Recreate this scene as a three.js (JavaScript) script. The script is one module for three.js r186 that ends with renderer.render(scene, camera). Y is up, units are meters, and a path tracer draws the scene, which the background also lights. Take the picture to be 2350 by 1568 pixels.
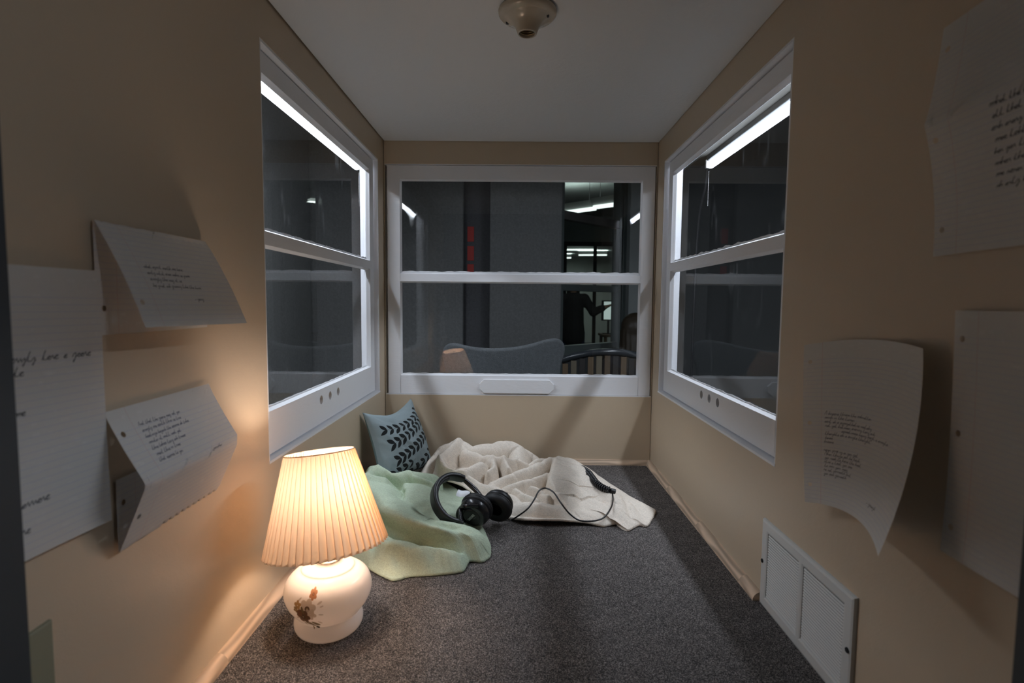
import * as THREE from 'three';
import { RoundedBoxGeometry } from 'three/addons/geometries/RoundedBoxGeometry.js';
import { RectAreaLightUniformsLib } from 'three/addons/lights/RectAreaLightUniformsLib.js';
import { TessellateModifier } from 'three/addons/modifiers/TessellateModifier.js';
import { MarchingCubes } from 'three/addons/objects/MarchingCubes.js';
import { ImprovedNoise } from 'three/addons/math/ImprovedNoise.js';
import { mergeGeometries, mergeVertices, toCreasedNormals } from 'three/addons/utils/BufferGeometryUtils.js';

// ---------------------------------------------------------------- camera, light, exposure
const scene = new THREE.Scene();
scene.background = new THREE.Color(0x000000);
const renderer = new THREE.WebGLRenderer({ antialias: true });
renderer.toneMapping = THREE.LinearToneMapping;
renderer.toneMappingExposure = 0.95;
renderer.shadowMap.enabled = true;
RectAreaLightUniformsLib.init();

const camera = new THREE.PerspectiveCamera(64.47, 2350 / 1568, 0.02, 60);
camera.position.set(0, 0.7, 0);
camera.rotation.set(-0.0721, 0.0093, 0.0093, 'YXZ');
camera.focus = 1.9;
camera.userData.fStop = 4.0;
scene.add(camera);

const TUBE_GLOW = 12, TUBE_LIGHT = 75, TUBE_COLOR = new THREE.Color().setRGB(0.80, 0.875, 1.0);
const BULB_LIGHT = 0.215, BULB_COLOR = new THREE.Color().setRGB(1.0, 0.855, 0.74);
const CEILING_LIGHT = 9.0;

// the two long fluorescent tubes outside the side windows (built further down as fixtures at the same places)
const TUBES = [{ x: -0.826, y: 1.385, z0: -0.36, z1: -2.83 }, { x: 0.943, y: 1.385, z0: -0.13, z1: -2.75 }];
for (const t of TUBES) {
  const s = Math.sign(t.x), zc = (t.z0 + t.z1) / 2, len = Math.abs(t.z1 - t.z0) - 0.06;
  const l = new THREE.RectAreaLight(TUBE_COLOR, TUBE_LIGHT, 0.034, len);
  l.position.set(t.x - s * 0.015, t.y - 0.016, zc);
  // faces inwards and down, its long side along z
  const dir = new THREE.Vector3(-s, -0.8, 0).normalize(), zAxis = dir.clone().negate(), yAxis = new THREE.Vector3(0, 0, 1), xAxis = new THREE.Vector3().crossVectors(yAxis, zAxis);
  l.quaternion.setFromRotationMatrix(new THREE.Matrix4().makeBasis(xAxis, yAxis, zAxis));
  scene.add(l);
  const o = new THREE.RectAreaLight(TUBE_COLOR, TUBE_LIGHT, 0.034, len); // the outer side of the same tube
  o.position.set(t.x + s * 0.015, t.y - 0.016, zc);
  const d2 = new THREE.Vector3(s, -0.8, 0).normalize(), z2 = d2.clone().negate(), x2 = new THREE.Vector3().crossVectors(yAxis, z2);
  o.quaternion.setFromRotationMatrix(new THREE.Matrix4().makeBasis(x2, yAxis, z2)); scene.add(o);
}

// ---------------------------------------------------------------- helpers
let seed = 7;
const rnd = () => { seed = (seed * 1664525 + 1013904223) >>> 0; return seed / 4294967296; };
const rr = (a, b) => a + (b - a) * rnd();
const noise = new ImprovedNoise();
const fbm = (x, y, z = 0, o = 4) => { let s = 0, a = 0.5, f = 1; for (let i = 0; i < o; i++) { s += a * noise.noise(x * f, y * f, z + i * 7.3); a *= 0.5; f *= 2.03; } return s; };
const lin = (r, g, b) => new THREE.Color().setRGB(r, g, b);
const V = (x, y, z) => new THREE.Vector3(x, y, z);
const smooth = (a, b, x) => { const t = Math.min(1, Math.max(0, (x - a) / (b - a))); return t * t * (3 - 2 * t); };
const taken = new Map();
function numbered(name) { const n = taken.get(name) || 0; taken.set(name, n + 1); return n ? `${name}_${String(n).padStart(3, '0')}` : name; }
function shadows(o) { o.castShadow = true; o.receiveShadow = true; return o; }
function part(name, geo, mat, parent) { const m = shadows(new THREE.Mesh(geo, mat)); m.name = name; parent.add(m); return m; }
function thing(name, label, category, pos = [0, 0, 0], group) {
  const g = new THREE.Group(); g.name = numbered(name); g.position.set(...pos); scene.add(g);
  g.userData = { label, category }; if (group) g.userData.group = group;
  return g;
}
function single(name, geo, mat, label, category, group) {
  const m = shadows(new THREE.Mesh(geo, mat)); m.name = numbered(name); scene.add(m);
  m.userData = { label, category }; if (group) m.userData.group = group;
  return m;
}
function struct(name, geo, mat, label, category) {
  const m = geo ? shadows(new THREE.Mesh(geo, mat)) : new THREE.Group(); m.name = name; scene.add(m);
  m.userData = { kind: 'structure', label, category }; return m;
}
const box = (x0, x1, y0, y1, z0, z1) => { const g = new THREE.BoxGeometry(Math.abs(x1 - x0), Math.abs(y1 - y0), Math.abs(z1 - z0)); g.translate((x0 + x1) / 2, (y0 + y1) / 2, (z0 + z1) / 2); return g; };
const rbox = (x0, x1, y0, y1, z0, z1, r = 0.003, s = 2) => { const g = new RoundedBoxGeometry(Math.abs(x1 - x0), Math.abs(y1 - y0), Math.abs(z1 - z0), s, r); g.translate((x0 + x1) / 2, (y0 + y1) / 2, (z0 + z1) / 2); return g; };
// box-projected uv in metres
function metreUV(g) {
  g = g.index ? g.toNonIndexed() : g; g.computeVertexNormals();
  const p = g.attributes.position, n = g.attributes.normal, uv = new Float32Array(p.count * 2);
  for (let i = 0; i < p.count; i++) {
    const ax = Math.abs(n.getX(i)), ay = Math.abs(n.getY(i)), az = Math.abs(n.getZ(i));
    if (ax >= ay && ax >= az) { uv[2 * i] = p.getZ(i); uv[2 * i + 1] = p.getY(i); }
    else if (ay >= az) { uv[2 * i] = p.getX(i); uv[2 * i + 1] = p.getZ(i); }
    else { uv[2 * i] = p.getX(i); uv[2 * i + 1] = p.getY(i); }
  }
  g.setAttribute('uv', new THREE.BufferAttribute(uv, 2)); return g;
}
function dataTex(n, fn, srgb = false, rep = 1) {
  const d = new Uint8Array(n * n * 4);
  for (let j = 0; j < n; j++) for (let i = 0; i < n; i++) { const c = fn(i, j); const k = 4 * (j * n + i); d[k] = c[0]; d[k + 1] = c[1]; d[k + 2] = c[2]; d[k + 3] = 255; }
  const t = new THREE.DataTexture(d, n, n, THREE.RGBAFormat); t.wrapS = t.wrapT = THREE.RepeatWrapping; t.magFilter = THREE.LinearFilter; t.minFilter = THREE.LinearFilter;
  if (srgb) t.colorSpace = THREE.SRGBColorSpace; t.repeat.set(rep, rep); t.needsUpdate = true; return t;
}
const tileNoise = (n, cell) => { // periodic value noise on an n-pixel square
  const m = Math.max(2, Math.round(n / cell)), g = new Float32Array(m * m).map(() => rnd());
  return (i, j) => { const x = i / n * m, y = j / n * m, a = Math.floor(x), b = Math.floor(y), u = x - a, v = y - b, s = u * u * (3 - 2 * u), t = v * v * (3 - 2 * v);
    const q = (p, r) => g[((r % m + m) % m) * m + (p % m + m) % m]; return (q(a, b) * (1 - s) + q(a + 1, b) * s) * (1 - t) + (q(a, b + 1) * (1 - s) + q(a + 1, b + 1) * s) * t; };
};
const clamp8 = (v) => Math.max(0, Math.min(255, Math.round(v)));

// ---------------------------------------------------------------- textures and materials
const carpetTex = (() => { // loop pile flecked grey, one tile is 0.5 m
  const n = 1024, a = tileNoise(n, 3.2), b = tileNoise(n, 5), c = tileNoise(n, 60), e = tileNoise(n, 2);
  const h = (i, j) => 0.55 * a(i, j) + 0.25 * b(i * 1.0, j) + 0.2 * e(i, j);
  return { map: dataTex(n, (i, j) => { const v = Math.pow(smooth(0.22, 0.82, h(i, j)), 1.35), w = 44 + 128 * v + 12 * (c(i, j) - 0.5); return [clamp8(w * 1.02), clamp8(w * 0.965), clamp8(w * 0.94)]; }, true, 3.1),
    bump: dataTex(n, (i, j) => { const v = clamp8(255 * h(i, j)); return [v, v, v]; }, false, 3.1) };
})();
const paintBump = (() => { const n = 512, a = tileNoise(n, 40), b = tileNoise(n, 9), c = tileNoise(n, 3); return dataTex(n, (i, j) => { const v = clamp8(255 * (0.5 * a(i, j) + 0.3 * b(i * 0.25, j) + 0.2 * c(i * 0.2, j))); return [v, v, v]; }, false, 4); })();
const wallBump = (() => { const n = 512, a = tileNoise(n, 24), b = tileNoise(n, 5); return dataTex(n, (i, j) => { const v = clamp8(255 * (0.6 * a(i, j) + 0.4 * b(i, j))); return [v, v, v]; }, false, 5); })();
const weave = (() => { const n = 512, a = tileNoise(n, 2), b = tileNoise(n, 30); // coarse cloth, 0.2 m a tile
  const h = (i, j) => 0.5 + 0.25 * Math.sin(i * Math.PI / 4) * Math.cos(j * Math.PI / 4) + 0.35 * (a(i, j * 0.2) - 0.5) + 0.35 * (a(i * 0.2, j + 77) - 0.5);
  return { map: dataTex(n, (i, j) => { const v = clamp8(205 + 80 * (h(i, j) - 0.5) + 16 * (b(i, j) - 0.5)); return [v, v, v]; }, true, 5), bump: dataTex(n, (i, j) => { const v = clamp8(255 * h(i, j)); return [v, v, v]; }, false, 5) };
})();
const woodTex = (() => { const n = 512, a = tileNoise(n, 14), b = tileNoise(n, 50); // grain runs along u
  return dataTex(n, (i, j) => { const g = Math.sin(j * 0.22 + 5 * b(i * 0.35, j) + 1.5 * a(i * 0.1, j)) * 0.5 + 0.5, f = a(i * 0.08, j * 1.0); const v = 0.72 + 0.2 * g + 0.12 * (f - 0.5); return [clamp8(235 * v), clamp8(205 * v), clamp8(176 * v)]; }, true, 3);
})();
const fleece = (() => { const n = 512, a = tileNoise(n, 3), b = tileNoise(n, 7), c = tileNoise(n, 30);
  return { map: dataTex(n, (i, j) => { const v = clamp8(238 + 34 * (a(i, j) - 0.5) + 30 * (b(i, j) - 0.5) + 7 * (c(i, j) - 0.5)); return [v, v, v]; }, true, 1), bump: dataTex(n, (i, j) => { const v = clamp8(255 * (0.5 * a(i, j) + 0.35 * b(i, j) + 0.15 * c(i, j))); return [v, v, v]; }) };
})();
const grime = (() => { // dust film, wiping streaks and specks on the old panes (drives the roughness)
  const n = 512, a = tileNoise(n, 90), b = tileNoise(n, 7), d = tileNoise(n, 26), buf = new Float32Array(n * n);
  for (let j = 0; j < n; j++) for (let i = 0; i < n; i++) { const st = Math.pow(b(i, j * 0.10), 3) * smooth(0.45, 0.9, a(i, j * 0.5)); buf[j * n + i] = 0.10 * a(i, j) * d(i, j) + 0.55 * st; }
  for (let k = 0; k < 260; k++) { const x = Math.floor(rr(2, n - 2)), y = Math.floor(rr(2, n - 2)), v = rr(0.5, 1); buf[y * n + x] = v; if (rnd() < 0.4) buf[y * n + x + 1] = v; }
  for (let k = 0; k < 26; k++) { let x = rr(0, n), y = rr(0, n); const dx = rr(-0.7, 0.7), dy = rr(-1, 1), l = rr(15, 70), v = rr(0.25, 0.6); for (let t = 0; t < l; t++) { buf[((Math.floor(y) % n + n) % n) * n + (Math.floor(x) % n + n) % n] = v; x += dx; y += dy; } }
  return dataTex(n, (i, j) => { const v = clamp8(255 * buf[j * n + i]); return [v, v, v]; });
})();
const std = (o) => new THREE.MeshStandardMaterial(o), phys = (o) => new THREE.MeshPhysicalMaterial(o);
const M = {
  wall: std({ color: lin(0.565, 0.452, 0.325), roughness: 0.42, bumpMap: wallBump, bumpScale: 0.00022 }),
  ceiling: std({ color: lin(0.70, 0.70, 0.70), roughness: 0.7, bumpMap: wallBump, bumpScale: 0.0005 }),
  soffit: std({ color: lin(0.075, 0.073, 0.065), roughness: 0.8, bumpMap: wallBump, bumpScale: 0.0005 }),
  carpet: std({ map: carpetTex.map, bumpMap: carpetTex.bump, bumpScale: 0.004, roughness: 1 }),
  white: std({ color: lin(0.80, 0.80, 0.82), roughness: 0.45, bumpMap: paintBump, bumpScale: 0.0005 }),
  smear: std({ color: lin(0.72, 0.73, 0.75), roughness: 0.6, bumpMap: paintBump, bumpScale: 0.003 }),
  glass: phys({ color: lin(0.97, 0.985, 0.98), roughness: 0.26, roughnessMap: grime, transmission: 1, thickness: 0, ior: 1.52 }),
  wood: std({ map: woodTex, roughness: 0.6 }),
  plug: std({ color: lin(0.36, 0.22, 0.11), roughness: 0.9, map: woodTex }),
  dark: std({ color: lin(0.02, 0.02, 0.022), roughness: 0.8 }),
  darkFrame: std({ color: lin(0.045, 0.05, 0.055), roughness: 0.6 }),
  paintedMetal: std({ color: lin(0.60, 0.60, 0.58), roughness: 0.4 }),
  fabric: std({ color: lin(0.33, 0.335, 0.33), map: weave.map, bumpMap: weave.bump, bumpScale: 0.002, roughness: 1 }),
  fabricDark: std({ color: lin(0.19, 0.19, 0.20), map: weave.map, bumpMap: weave.bump, bumpScale: 0.002, roughness: 1 }),
  chair: std({ color: lin(0.28, 0.30, 0.315), map: weave.map, bumpMap: weave.bump, bumpScale: 0.003, roughness: 1 }),
  red: std({ color: lin(0.42, 0.03, 0.02), roughness: 0.6 }),
  alu: std({ color: lin(0.20, 0.24, 0.23), roughness: 0.5, metalness: 0.2 }),
  roomWall: std({ color: lin(0.42, 0.46, 0.45), roughness: 0.9 }),
  roomDark: std({ color: lin(0.10, 0.105, 0.105), roughness: 0.9 }),
  roomPale: std({ color: lin(0.55, 0.58, 0.55), roughness: 0.9 }),
  rubber: std({ color: lin(0.012, 0.012, 0.013), roughness: 0.5 }),
};

// ---------------------------------------------------------------- the booth
const XL = -0.5708, XR = 0.585, H = 1.3722, D = 2.3255, TH = 0.07, ZN = -0.5;
const LW = { z0: 1.2256, z1: 2.2401, y0: 0.3208, y1: 1.2755 }, RW = { z0: 1.2051, z1: 2.2287, y0: 0.3349, y1: 1.2716 };
function sideWall(x0, x1, w) { // slab between x0 and x1 with the window hole, from the entrance to the back
  const s = new THREE.Shape(); s.moveTo(-ZN, -0.05); s.lineTo(D + TH, -0.05); s.lineTo(D + TH, 1.431); s.lineTo(-ZN, 1.431); s.closePath();
  const h = new THREE.Path(); h.moveTo(w.z0, w.y0); h.lineTo(w.z0, w.y1); h.lineTo(w.z1, w.y1); h.lineTo(w.z1, w.y0); h.closePath(); s.holes.push(h);
  const g = new THREE.ExtrudeGeometry(s, { depth: Math.abs(x1 - x0), bevelEnabled: false });
  g.rotateY(Math.PI / 2); g.translate(Math.min(x0, x1), 0, 0); // (u, v, d) -> (d, v, -u)
  return metreUV(g);
}
struct('wall_left', sideWall(XL - TH, XL, LW), M.wall, 'cream wall panel with a sash window, behind the lamp', 'wall');
struct('wall_right', sideWall(XR, XR + TH, RW), M.wall, 'cream wall panel with a sash window and a vent', 'wall');
{
  const s = new THREE.Shape(); s.moveTo(XL + 0.002, -0.05); s.lineTo(XR - 0.002, -0.05); s.lineTo(XR - 0.002, 1.431); s.lineTo(XL + 0.002, 1.431); s.closePath();
  const h = new THREE.Path(); h.moveTo(XL + 0.0045, 0.297); h.lineTo(XL + 0.0045, 1.2785); h.lineTo(XR - 0.0045, 1.2785); h.lineTo(XR - 0.0045, 0.297); h.closePath(); s.holes.push(h);
  const g = new THREE.ExtrudeGeometry(s, { depth: TH, bevelEnabled: false }); g.translate(0, 0, -D - TH);
  struct('wall_back', metreUV(g), M.wall, 'cream wall panel above and below the far window', 'wall');
}
struct('ceiling', metreUV(box(XL + 0.0045, XR - 0.0015, H, H + 0.012, ZN, -D + 0.0025)), M.ceiling, 'plain grey-white ceiling panel', 'ceiling');
struct('floor', metreUV(box(XL, XR, -0.02, 0, 0.4, -D)), M.carpet, 'grey flecked loop-pile carpet', 'floor');
// roof slab with the overhangs that carry the tube lights
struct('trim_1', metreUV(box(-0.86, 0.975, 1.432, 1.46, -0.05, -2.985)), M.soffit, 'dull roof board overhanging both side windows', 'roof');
// quarter-round trims at the floor
const flipUV = (g) => { g = g.toNonIndexed(); for (const [k, n] of [['position', 3], ['uv', 2]]) { const p = g.attributes[k].array; for (let i = 0; i < p.length; i += 3 * n) for (let j = 0; j < n; j++) { const t = p[i + n + j]; p[i + n + j] = p[i + 2 * n + j]; p[i + 2 * n + j] = t; } } g.computeVertexNormals(); return g; };
function quarter(len, r = 0.021) {
  const s = new THREE.Shape(); s.moveTo(0, 0); s.lineTo(r, 0); s.absarc(0, 0, r, 0, Math.PI / 2, false); s.lineTo(0, 0);
  const g = new THREE.ExtrudeGeometry(s, { depth: len, bevelEnabled: false, curveSegments: 8 }); // section in xy, length in z
  const p = g.attributes.position, uv = g.attributes.uv; for (let i = 0; i < p.count; i++) uv.setXY(i, p.getZ(i), Math.atan2(p.getY(i), p.getX(i)) * 0.02);
  return g;
}
{
  const gl = quarter(D - 0.5); gl.translate(XL, 0, -D); struct('baseboard_left', gl, M.wood, 'bare wood quarter-round along the wall behind the lamp', 'trim');
  const gr = quarter(D - 1.242); gr.scale(-1, 1, 1); gr.translate(XR, 0, -D); struct('baseboard_right', flipUV(gr), M.wood, 'bare wood quarter-round ending at the vent', 'trim');
  const gb = quarter(XR - XL - 0.03); gb.rotateY(-Math.PI / 2); gb.translate(XR - 0.015, 0, -D); struct('baseboard_back', gb, M.wood, 'bare wood quarter-round under the far window', 'trim');
}

// ---------------------------------------------------------------- sash windows
// a member: its section lies in (a, w), a across the member, w towards the room (0 at the face); bevels on the sides that hold glass
const GD = 0.015, SD = 0.026, BV = 0.006; // glass depth, sash depth, bevel width
function member(len, a0, a1, bevLo, bevHi) {
  const s = new THREE.Shape(), pts = [];
  pts.push([a0, 0], [a1, 0]);
  if (bevHi) pts.push([a1 + BV * 0.35, -GD * 0.35], [a1 + BV, -GD + 0.002], [a1 + BV, -GD - 0.001], [a1 - 0.002, -GD - 0.004], [a1 - 0.002, -SD]); else pts.push([a1, -SD]);
  if (bevLo) pts.push([a0 + 0.002, -SD], [a0 + 0.002, -GD - 0.004], [a0 - BV, -GD - 0.001], [a0 - BV, -GD + 0.002], [a0 - BV * 0.35, -GD * 0.35]); else pts.push([a0, -SD]);
  pts.forEach((p, i) => (i ? s.lineTo(p[0], p[1]) : s.moveTo(p[0], p[1]))); s.closePath();
  return new THREE.ExtrudeGeometry(s, { depth: len, bevelEnabled: false }); // (a, w, along)
}
// local frame of a sash: x = u along its width, y = up, z = towards the room
function vertical(u0, u1, y0, y1, lo, hi) { const g = member(y1 - y0, u0, u1, lo, hi); g.applyMatrix4(new THREE.Matrix4().makeBasis(V(1, 0, 0), V(0, 0, 1), V(0, 1, 0))); g.translate(0, y0, 0); const ix = flip(g); return metreUV(ix); }
function horizontal(y0, y1, u0, u1, lo, hi) { const g = member(u1 - u0, y0, y1, lo, hi); g.applyMatrix4(new THREE.Matrix4().makeBasis(V(0, 1, 0), V(0, 0, 1), V(1, 0, 0))); g.translate(u0, 0, 0); return metreUV(g); }
function flip(g) { g = g.index ? g.toNonIndexed() : g; const p = g.attributes.position.array; for (let i = 0; i < p.length; i += 9) for (let k = 0; k < 3; k++) { const t = p[i + 3 + k]; p[i + 3 + k] = p[i + 6 + k]; p[i + 6 + k] = t; } return g; }
function holedRail(y0, y1, u0, u1, hs, hy, hr) { // bottom rail with three round holes, plus its bevel
  const s = new THREE.Shape(); s.moveTo(u0, y0); s.lineTo(u1, y0); s.lineTo(u1, y1 - 0.004); s.lineTo(u0, y1 - 0.004); s.closePath();
  for (const h of hs) { const p = new THREE.Path(); p.absellipse(h, hy, hr * 0.95, hr, 0, Math.PI * 2, true); s.holes.push(p); }
  const g = new THREE.ExtrudeGeometry(s, { depth: SD, bevelEnabled: false, curveSegments: 20 }); g.translate(0, 0, -SD);
  const b = member(u1 - u0, y1 - 0.004, y1, false, true); b.applyMatrix4(new THREE.Matrix4().makeBasis(V(0, 1, 0), V(0, 0, 1), V(1, 0, 0))); b.translate(u0, 0, 0);
  return mergeGeometries([metreUV(g), metreUV(b)]);
}
function smearStrip(u0, u1, y, amp, k) { // ragged ridge of old paint and putty along the lower edge of a pane
  const n = 90, pos = [], idx = [];
  for (let i = 0; i <= n; i++) { const u = u0 + (u1 - u0) * i / n, t = amp * (0.35 + 0.9 * Math.max(0, fbm(u * 23, k, 3, 3) + 0.25) + 0.5 * Math.max(0, fbm(u * 90, k, 9, 2)));
    const d = 0.0025 + 0.002 * Math.abs(fbm(u * 40, k + 5, 1, 2));
    pos.push(u, y - 0.004, -GD + 0.001, u, y - 0.001, -GD + d + 0.001, u, y + t * 0.55, -GD + d * 0.7, u, y + t, -GD + 0.0007); }
  for (let i = 0; i < n; i++) for (let j = 0; j < 3; j++) { const a = 4 * i + j; idx.push(a, a + 4, a + 1, a + 1, a + 4, a + 5); }
  const g = new THREE.BufferGeometry(); g.setAttribute('position', new THREE.Float32BufferAttribute(pos, 3)); g.setIndex(idx); g.computeVertexNormals();
  const uv = []; for (let i = 0; i < pos.length / 3; i++) uv.push(pos[3 * i], pos[3 * i + 1]); g.setAttribute('uv', new THREE.Float32BufferAttribute(uv, 2)); return g;
}
// s: outer u0,u1,y0,y1; inner stile edges a,b; bottom rail top yb; mid rail m0,m1; top rail bottom yt
function sash(root, s, holes) {
  part('stile', vertical(s.u0, s.a, s.y0, s.y1, false, true), M.white, root);
  part('stile', vertical(s.b, s.u1, s.y0, s.y1, true, false), M.white, root);
  part('top_rail', horizontal(s.yt, s.y1, s.a - 0.001, s.b + 0.001, true, false), M.white, root);
  part('middle_rail', horizontal(s.m0, s.m1, s.a - 0.001, s.b + 0.001, true, true), M.white, root);
  if (holes) {
    const r = part('bottom_rail', holedRail(s.y0, s.yb, s.a - 0.001, s.b + 0.001, holes.u, holes.y, 0.0135), M.white, root);
    if (holes.plug) for (const u of holes.u) { const g = new THREE.CylinderGeometry(0.0128, 0.0128, 0.006, 18); g.rotateX(Math.PI / 2); g.translate(u, holes.y, -0.012); part('wood_plug', g, M.plug, r); }
    else for (const u of holes.u) { const g = new THREE.CylinderGeometry(0.0134, 0.0134, 0.003, 18); g.rotateX(Math.PI / 2); g.translate(u, holes.y, -SD + 0.002); part('hole_shade_disc', g, M.dark, r); }  // dark disc in each open hole, its colour standing in for the shade inside
  } else part('bottom_rail', horizontal(s.y0, s.yb, s.a - 0.001, s.b + 0.001, false, true), M.white, root);
  const pane = (y0, y1) => { const g = new THREE.PlaneGeometry(s.b - s.a + 0.001, y1 - y0); g.translate((s.a + s.b) / 2, (y0 + y1) / 2, -GD - 0.002); return g; };
  part('pane', pane(s.yb, s.m0), M.glass, root); part('pane', pane(s.m1, s.yt), M.glass, root);
  part('paint_smear', smearStrip(s.a + BV, s.b - BV, s.m1 + BV, 0.010, s.k), M.smear, root);
  part('paint_smear', smearStrip(s.a + BV, s.b - BV, s.yb + BV, 0.006, s.k + 3.1), M.smear, root);
}
function lining(root, w, r, plane) { // painted boards lining the opening; u runs along the wall, z = 0 is the sash face, r its recess
  const t = 0.006, f = r - 0.001, bk = -(TH - r) - 0.004;
  part('head_lining', metreUV(box(w.u0, w.u1, w.y1 - t, w.y1, f, bk)), M.white, root);
  part('sill_lining', metreUV(box(w.u0, w.u1, w.y0, w.y0 + t, f + 0.002, bk)), M.white, root);
  part('side_lining', metreUV(box(w.u0, w.u0 + t, w.y0 + t, w.y1 - t, f, bk)), M.white, root);
  part('side_lining', metreUV(box(w.u1 - t, w.u1, w.y0 + t, w.y1 - t, f, bk)), M.white, root);
}
{ // far window
  const w = struct('window_1', null, null, 'wide white two-pane sash window in the far wall', 'window'); w.position.set(0, 0, -D - 0.004);
  sash(w, { u0: XL + 0.014, u1: XR - 0.009, y0: 0.3015, y1: 1.2735, a: -0.5035, b: 0.5245, yb: 0.3805, m0: 0.7865, m1: 0.8185, yt: 1.2165, k: 1 });
  part('sill_lining', metreUV(box(XL + 0.005, XR - 0.005, 0.2965, 0.3005, 0.0042, -TH + 0.01)), M.white, w);
  part('head_lining', metreUV(box(XL + 0.005, XR - 0.005, 1.2755, 1.2785, 0.0035, -TH + 0.01)), M.white, w);
  part('gap_backing', box(XL + 0.0046, XL + 0.006, 0.301, 1.2755, -0.03, -TH + 0.01), M.dark, w);
  // lift handle: a flat board with clipped corners
  const s = new THREE.Shape(); const hx = 0.159, y0 = 0.3085, y1 = 0.3655, c = 0.018; s.moveTo(-hx + c, y0); s.lineTo(hx - c, y0); s.lineTo(hx, y0 + c); s.lineTo(hx, y1 - c); s.lineTo(hx - c, y1); s.lineTo(-hx + c, y1); s.lineTo(-hx, y1 - c); s.lineTo(-hx, y0 + c); s.closePath();
  const g = new THREE.ExtrudeGeometry(s, { depth: 0.010, bevelEnabled: true, bevelSize: 0.0015, bevelThickness: 0.0015, bevelSegments: 1 }); part('cover_board', metreUV(g), M.white, w);
}
{ // left window: u = -z
  const w = struct('window_2', null, null, 'white two-pane sash window in the wall behind the lamp', 'window'); w.position.set(XL - 0.018, 0, 0); w.rotation.y = Math.PI / 2; // local x -> -z, local z -> +x
  sash(w, { u0: 1.2335, u1: 2.2255, y0: 0.331, y1: 1.2655, a: 1.268, b: 2.170, yb: 0.4345, m0: 0.829, m1: 0.8605, yt: 1.218, k: 2 }, { u: [1.613, 1.690, 1.767], y: 0.401, plug: true });
  lining(w, { u0: LW.z0, u1: LW.z1, y0: LW.y0, y1: LW.y1 }, 0.018);
}
{ // right window: u = z seen from inside, so mirrored
  const w = struct('window_3', null, null, 'white two-pane sash window above the vent', 'window'); w.position.set(XR + 0.018, 0, 0); w.rotation.y = -Math.PI / 2; // local x -> +z, local z -> -x
  sash(w, { u0: -2.2135, u1: -1.2135, y0: 0.345, y1: 1.2615, a: -2.163, b: -1.249, yb: 0.4315, m0: 0.829, m1: 0.8605, yt: 1.213, k: 4 }, { u: [-1.613, -1.685, -1.757], y: 0.4055, plug: false });
  lining(w, { u0: -RW.z1, u1: -RW.z0, y0: RW.y0, y1: RW.y1 }, 0.018);
}

// ---------------------------------------------------------------- tube lights outside the side windows
M.tube = std({ color: lin(0.9, 0.95, 1), emissive: TUBE_COLOR, emissiveIntensity: TUBE_GLOW });
TUBES.forEach((t, i) => {
  const f = thing('tube_light', ['long fluorescent tube light outside the window behind the lamp', 'long fluorescent tube light outside the window above the vent'][i], 'tube light', [t.x, t.y, (t.z0 + t.z1) / 2], 'tube lights under the roof overhang');
  const len = Math.abs(t.z1 - t.z0);
  const g = new THREE.CapsuleGeometry(0.019, len - 0.05, 6, 20); g.rotateX(Math.PI / 2); part('tube', g, M.tube, f);
  part('channel', rbox(-0.014, 0.014, 0.022, 0.047, -len / 2, len / 2, 0.004), M.darkFrame, f);
  for (const s of [-1, 1]) part('lamp_holder', rbox(-0.016, 0.016, -0.012, 0.03, s * (len / 2 - 0.005), s * (len / 2 + 0.012), 0.003), M.paintedMetal, f);
  // bead chain at the far end
  const beads = []; for (let k = 0; k < (i ? 26 : 26); k++) { const b = new THREE.SphereGeometry(0.0022, 6, 5); b.translate(0, -0.03 - k * 0.0066, 0); beads.push(b); }
  const ch = part('pull_chain', mergeGeometries(beads), std({ color: lin(0.6, 0.6, 0.58), roughness: 0.3, metalness: 1 }), f); ch.position.set(i ? 0.0 : 0.005, 0, i ? -len / 2 + 0.0 : -len / 2 + 0.0);
});
{
  const c = new THREE.CatmullRomCurve3([V(0.943, 1.38, -2.77), V(0.95, 1.30, -2.81), V(0.95, 1.20, -2.88), V(0.955, 1.06, -2.93), V(0.96, 0.7, -2.96), V(0.96, -0.55, -2.98)]);
  single('power_cord', new THREE.TubeGeometry(c, 40, 0.0065, 8), M.rubber, 'black power cord hanging from the tube light above the vent', 'cord');
}

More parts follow.
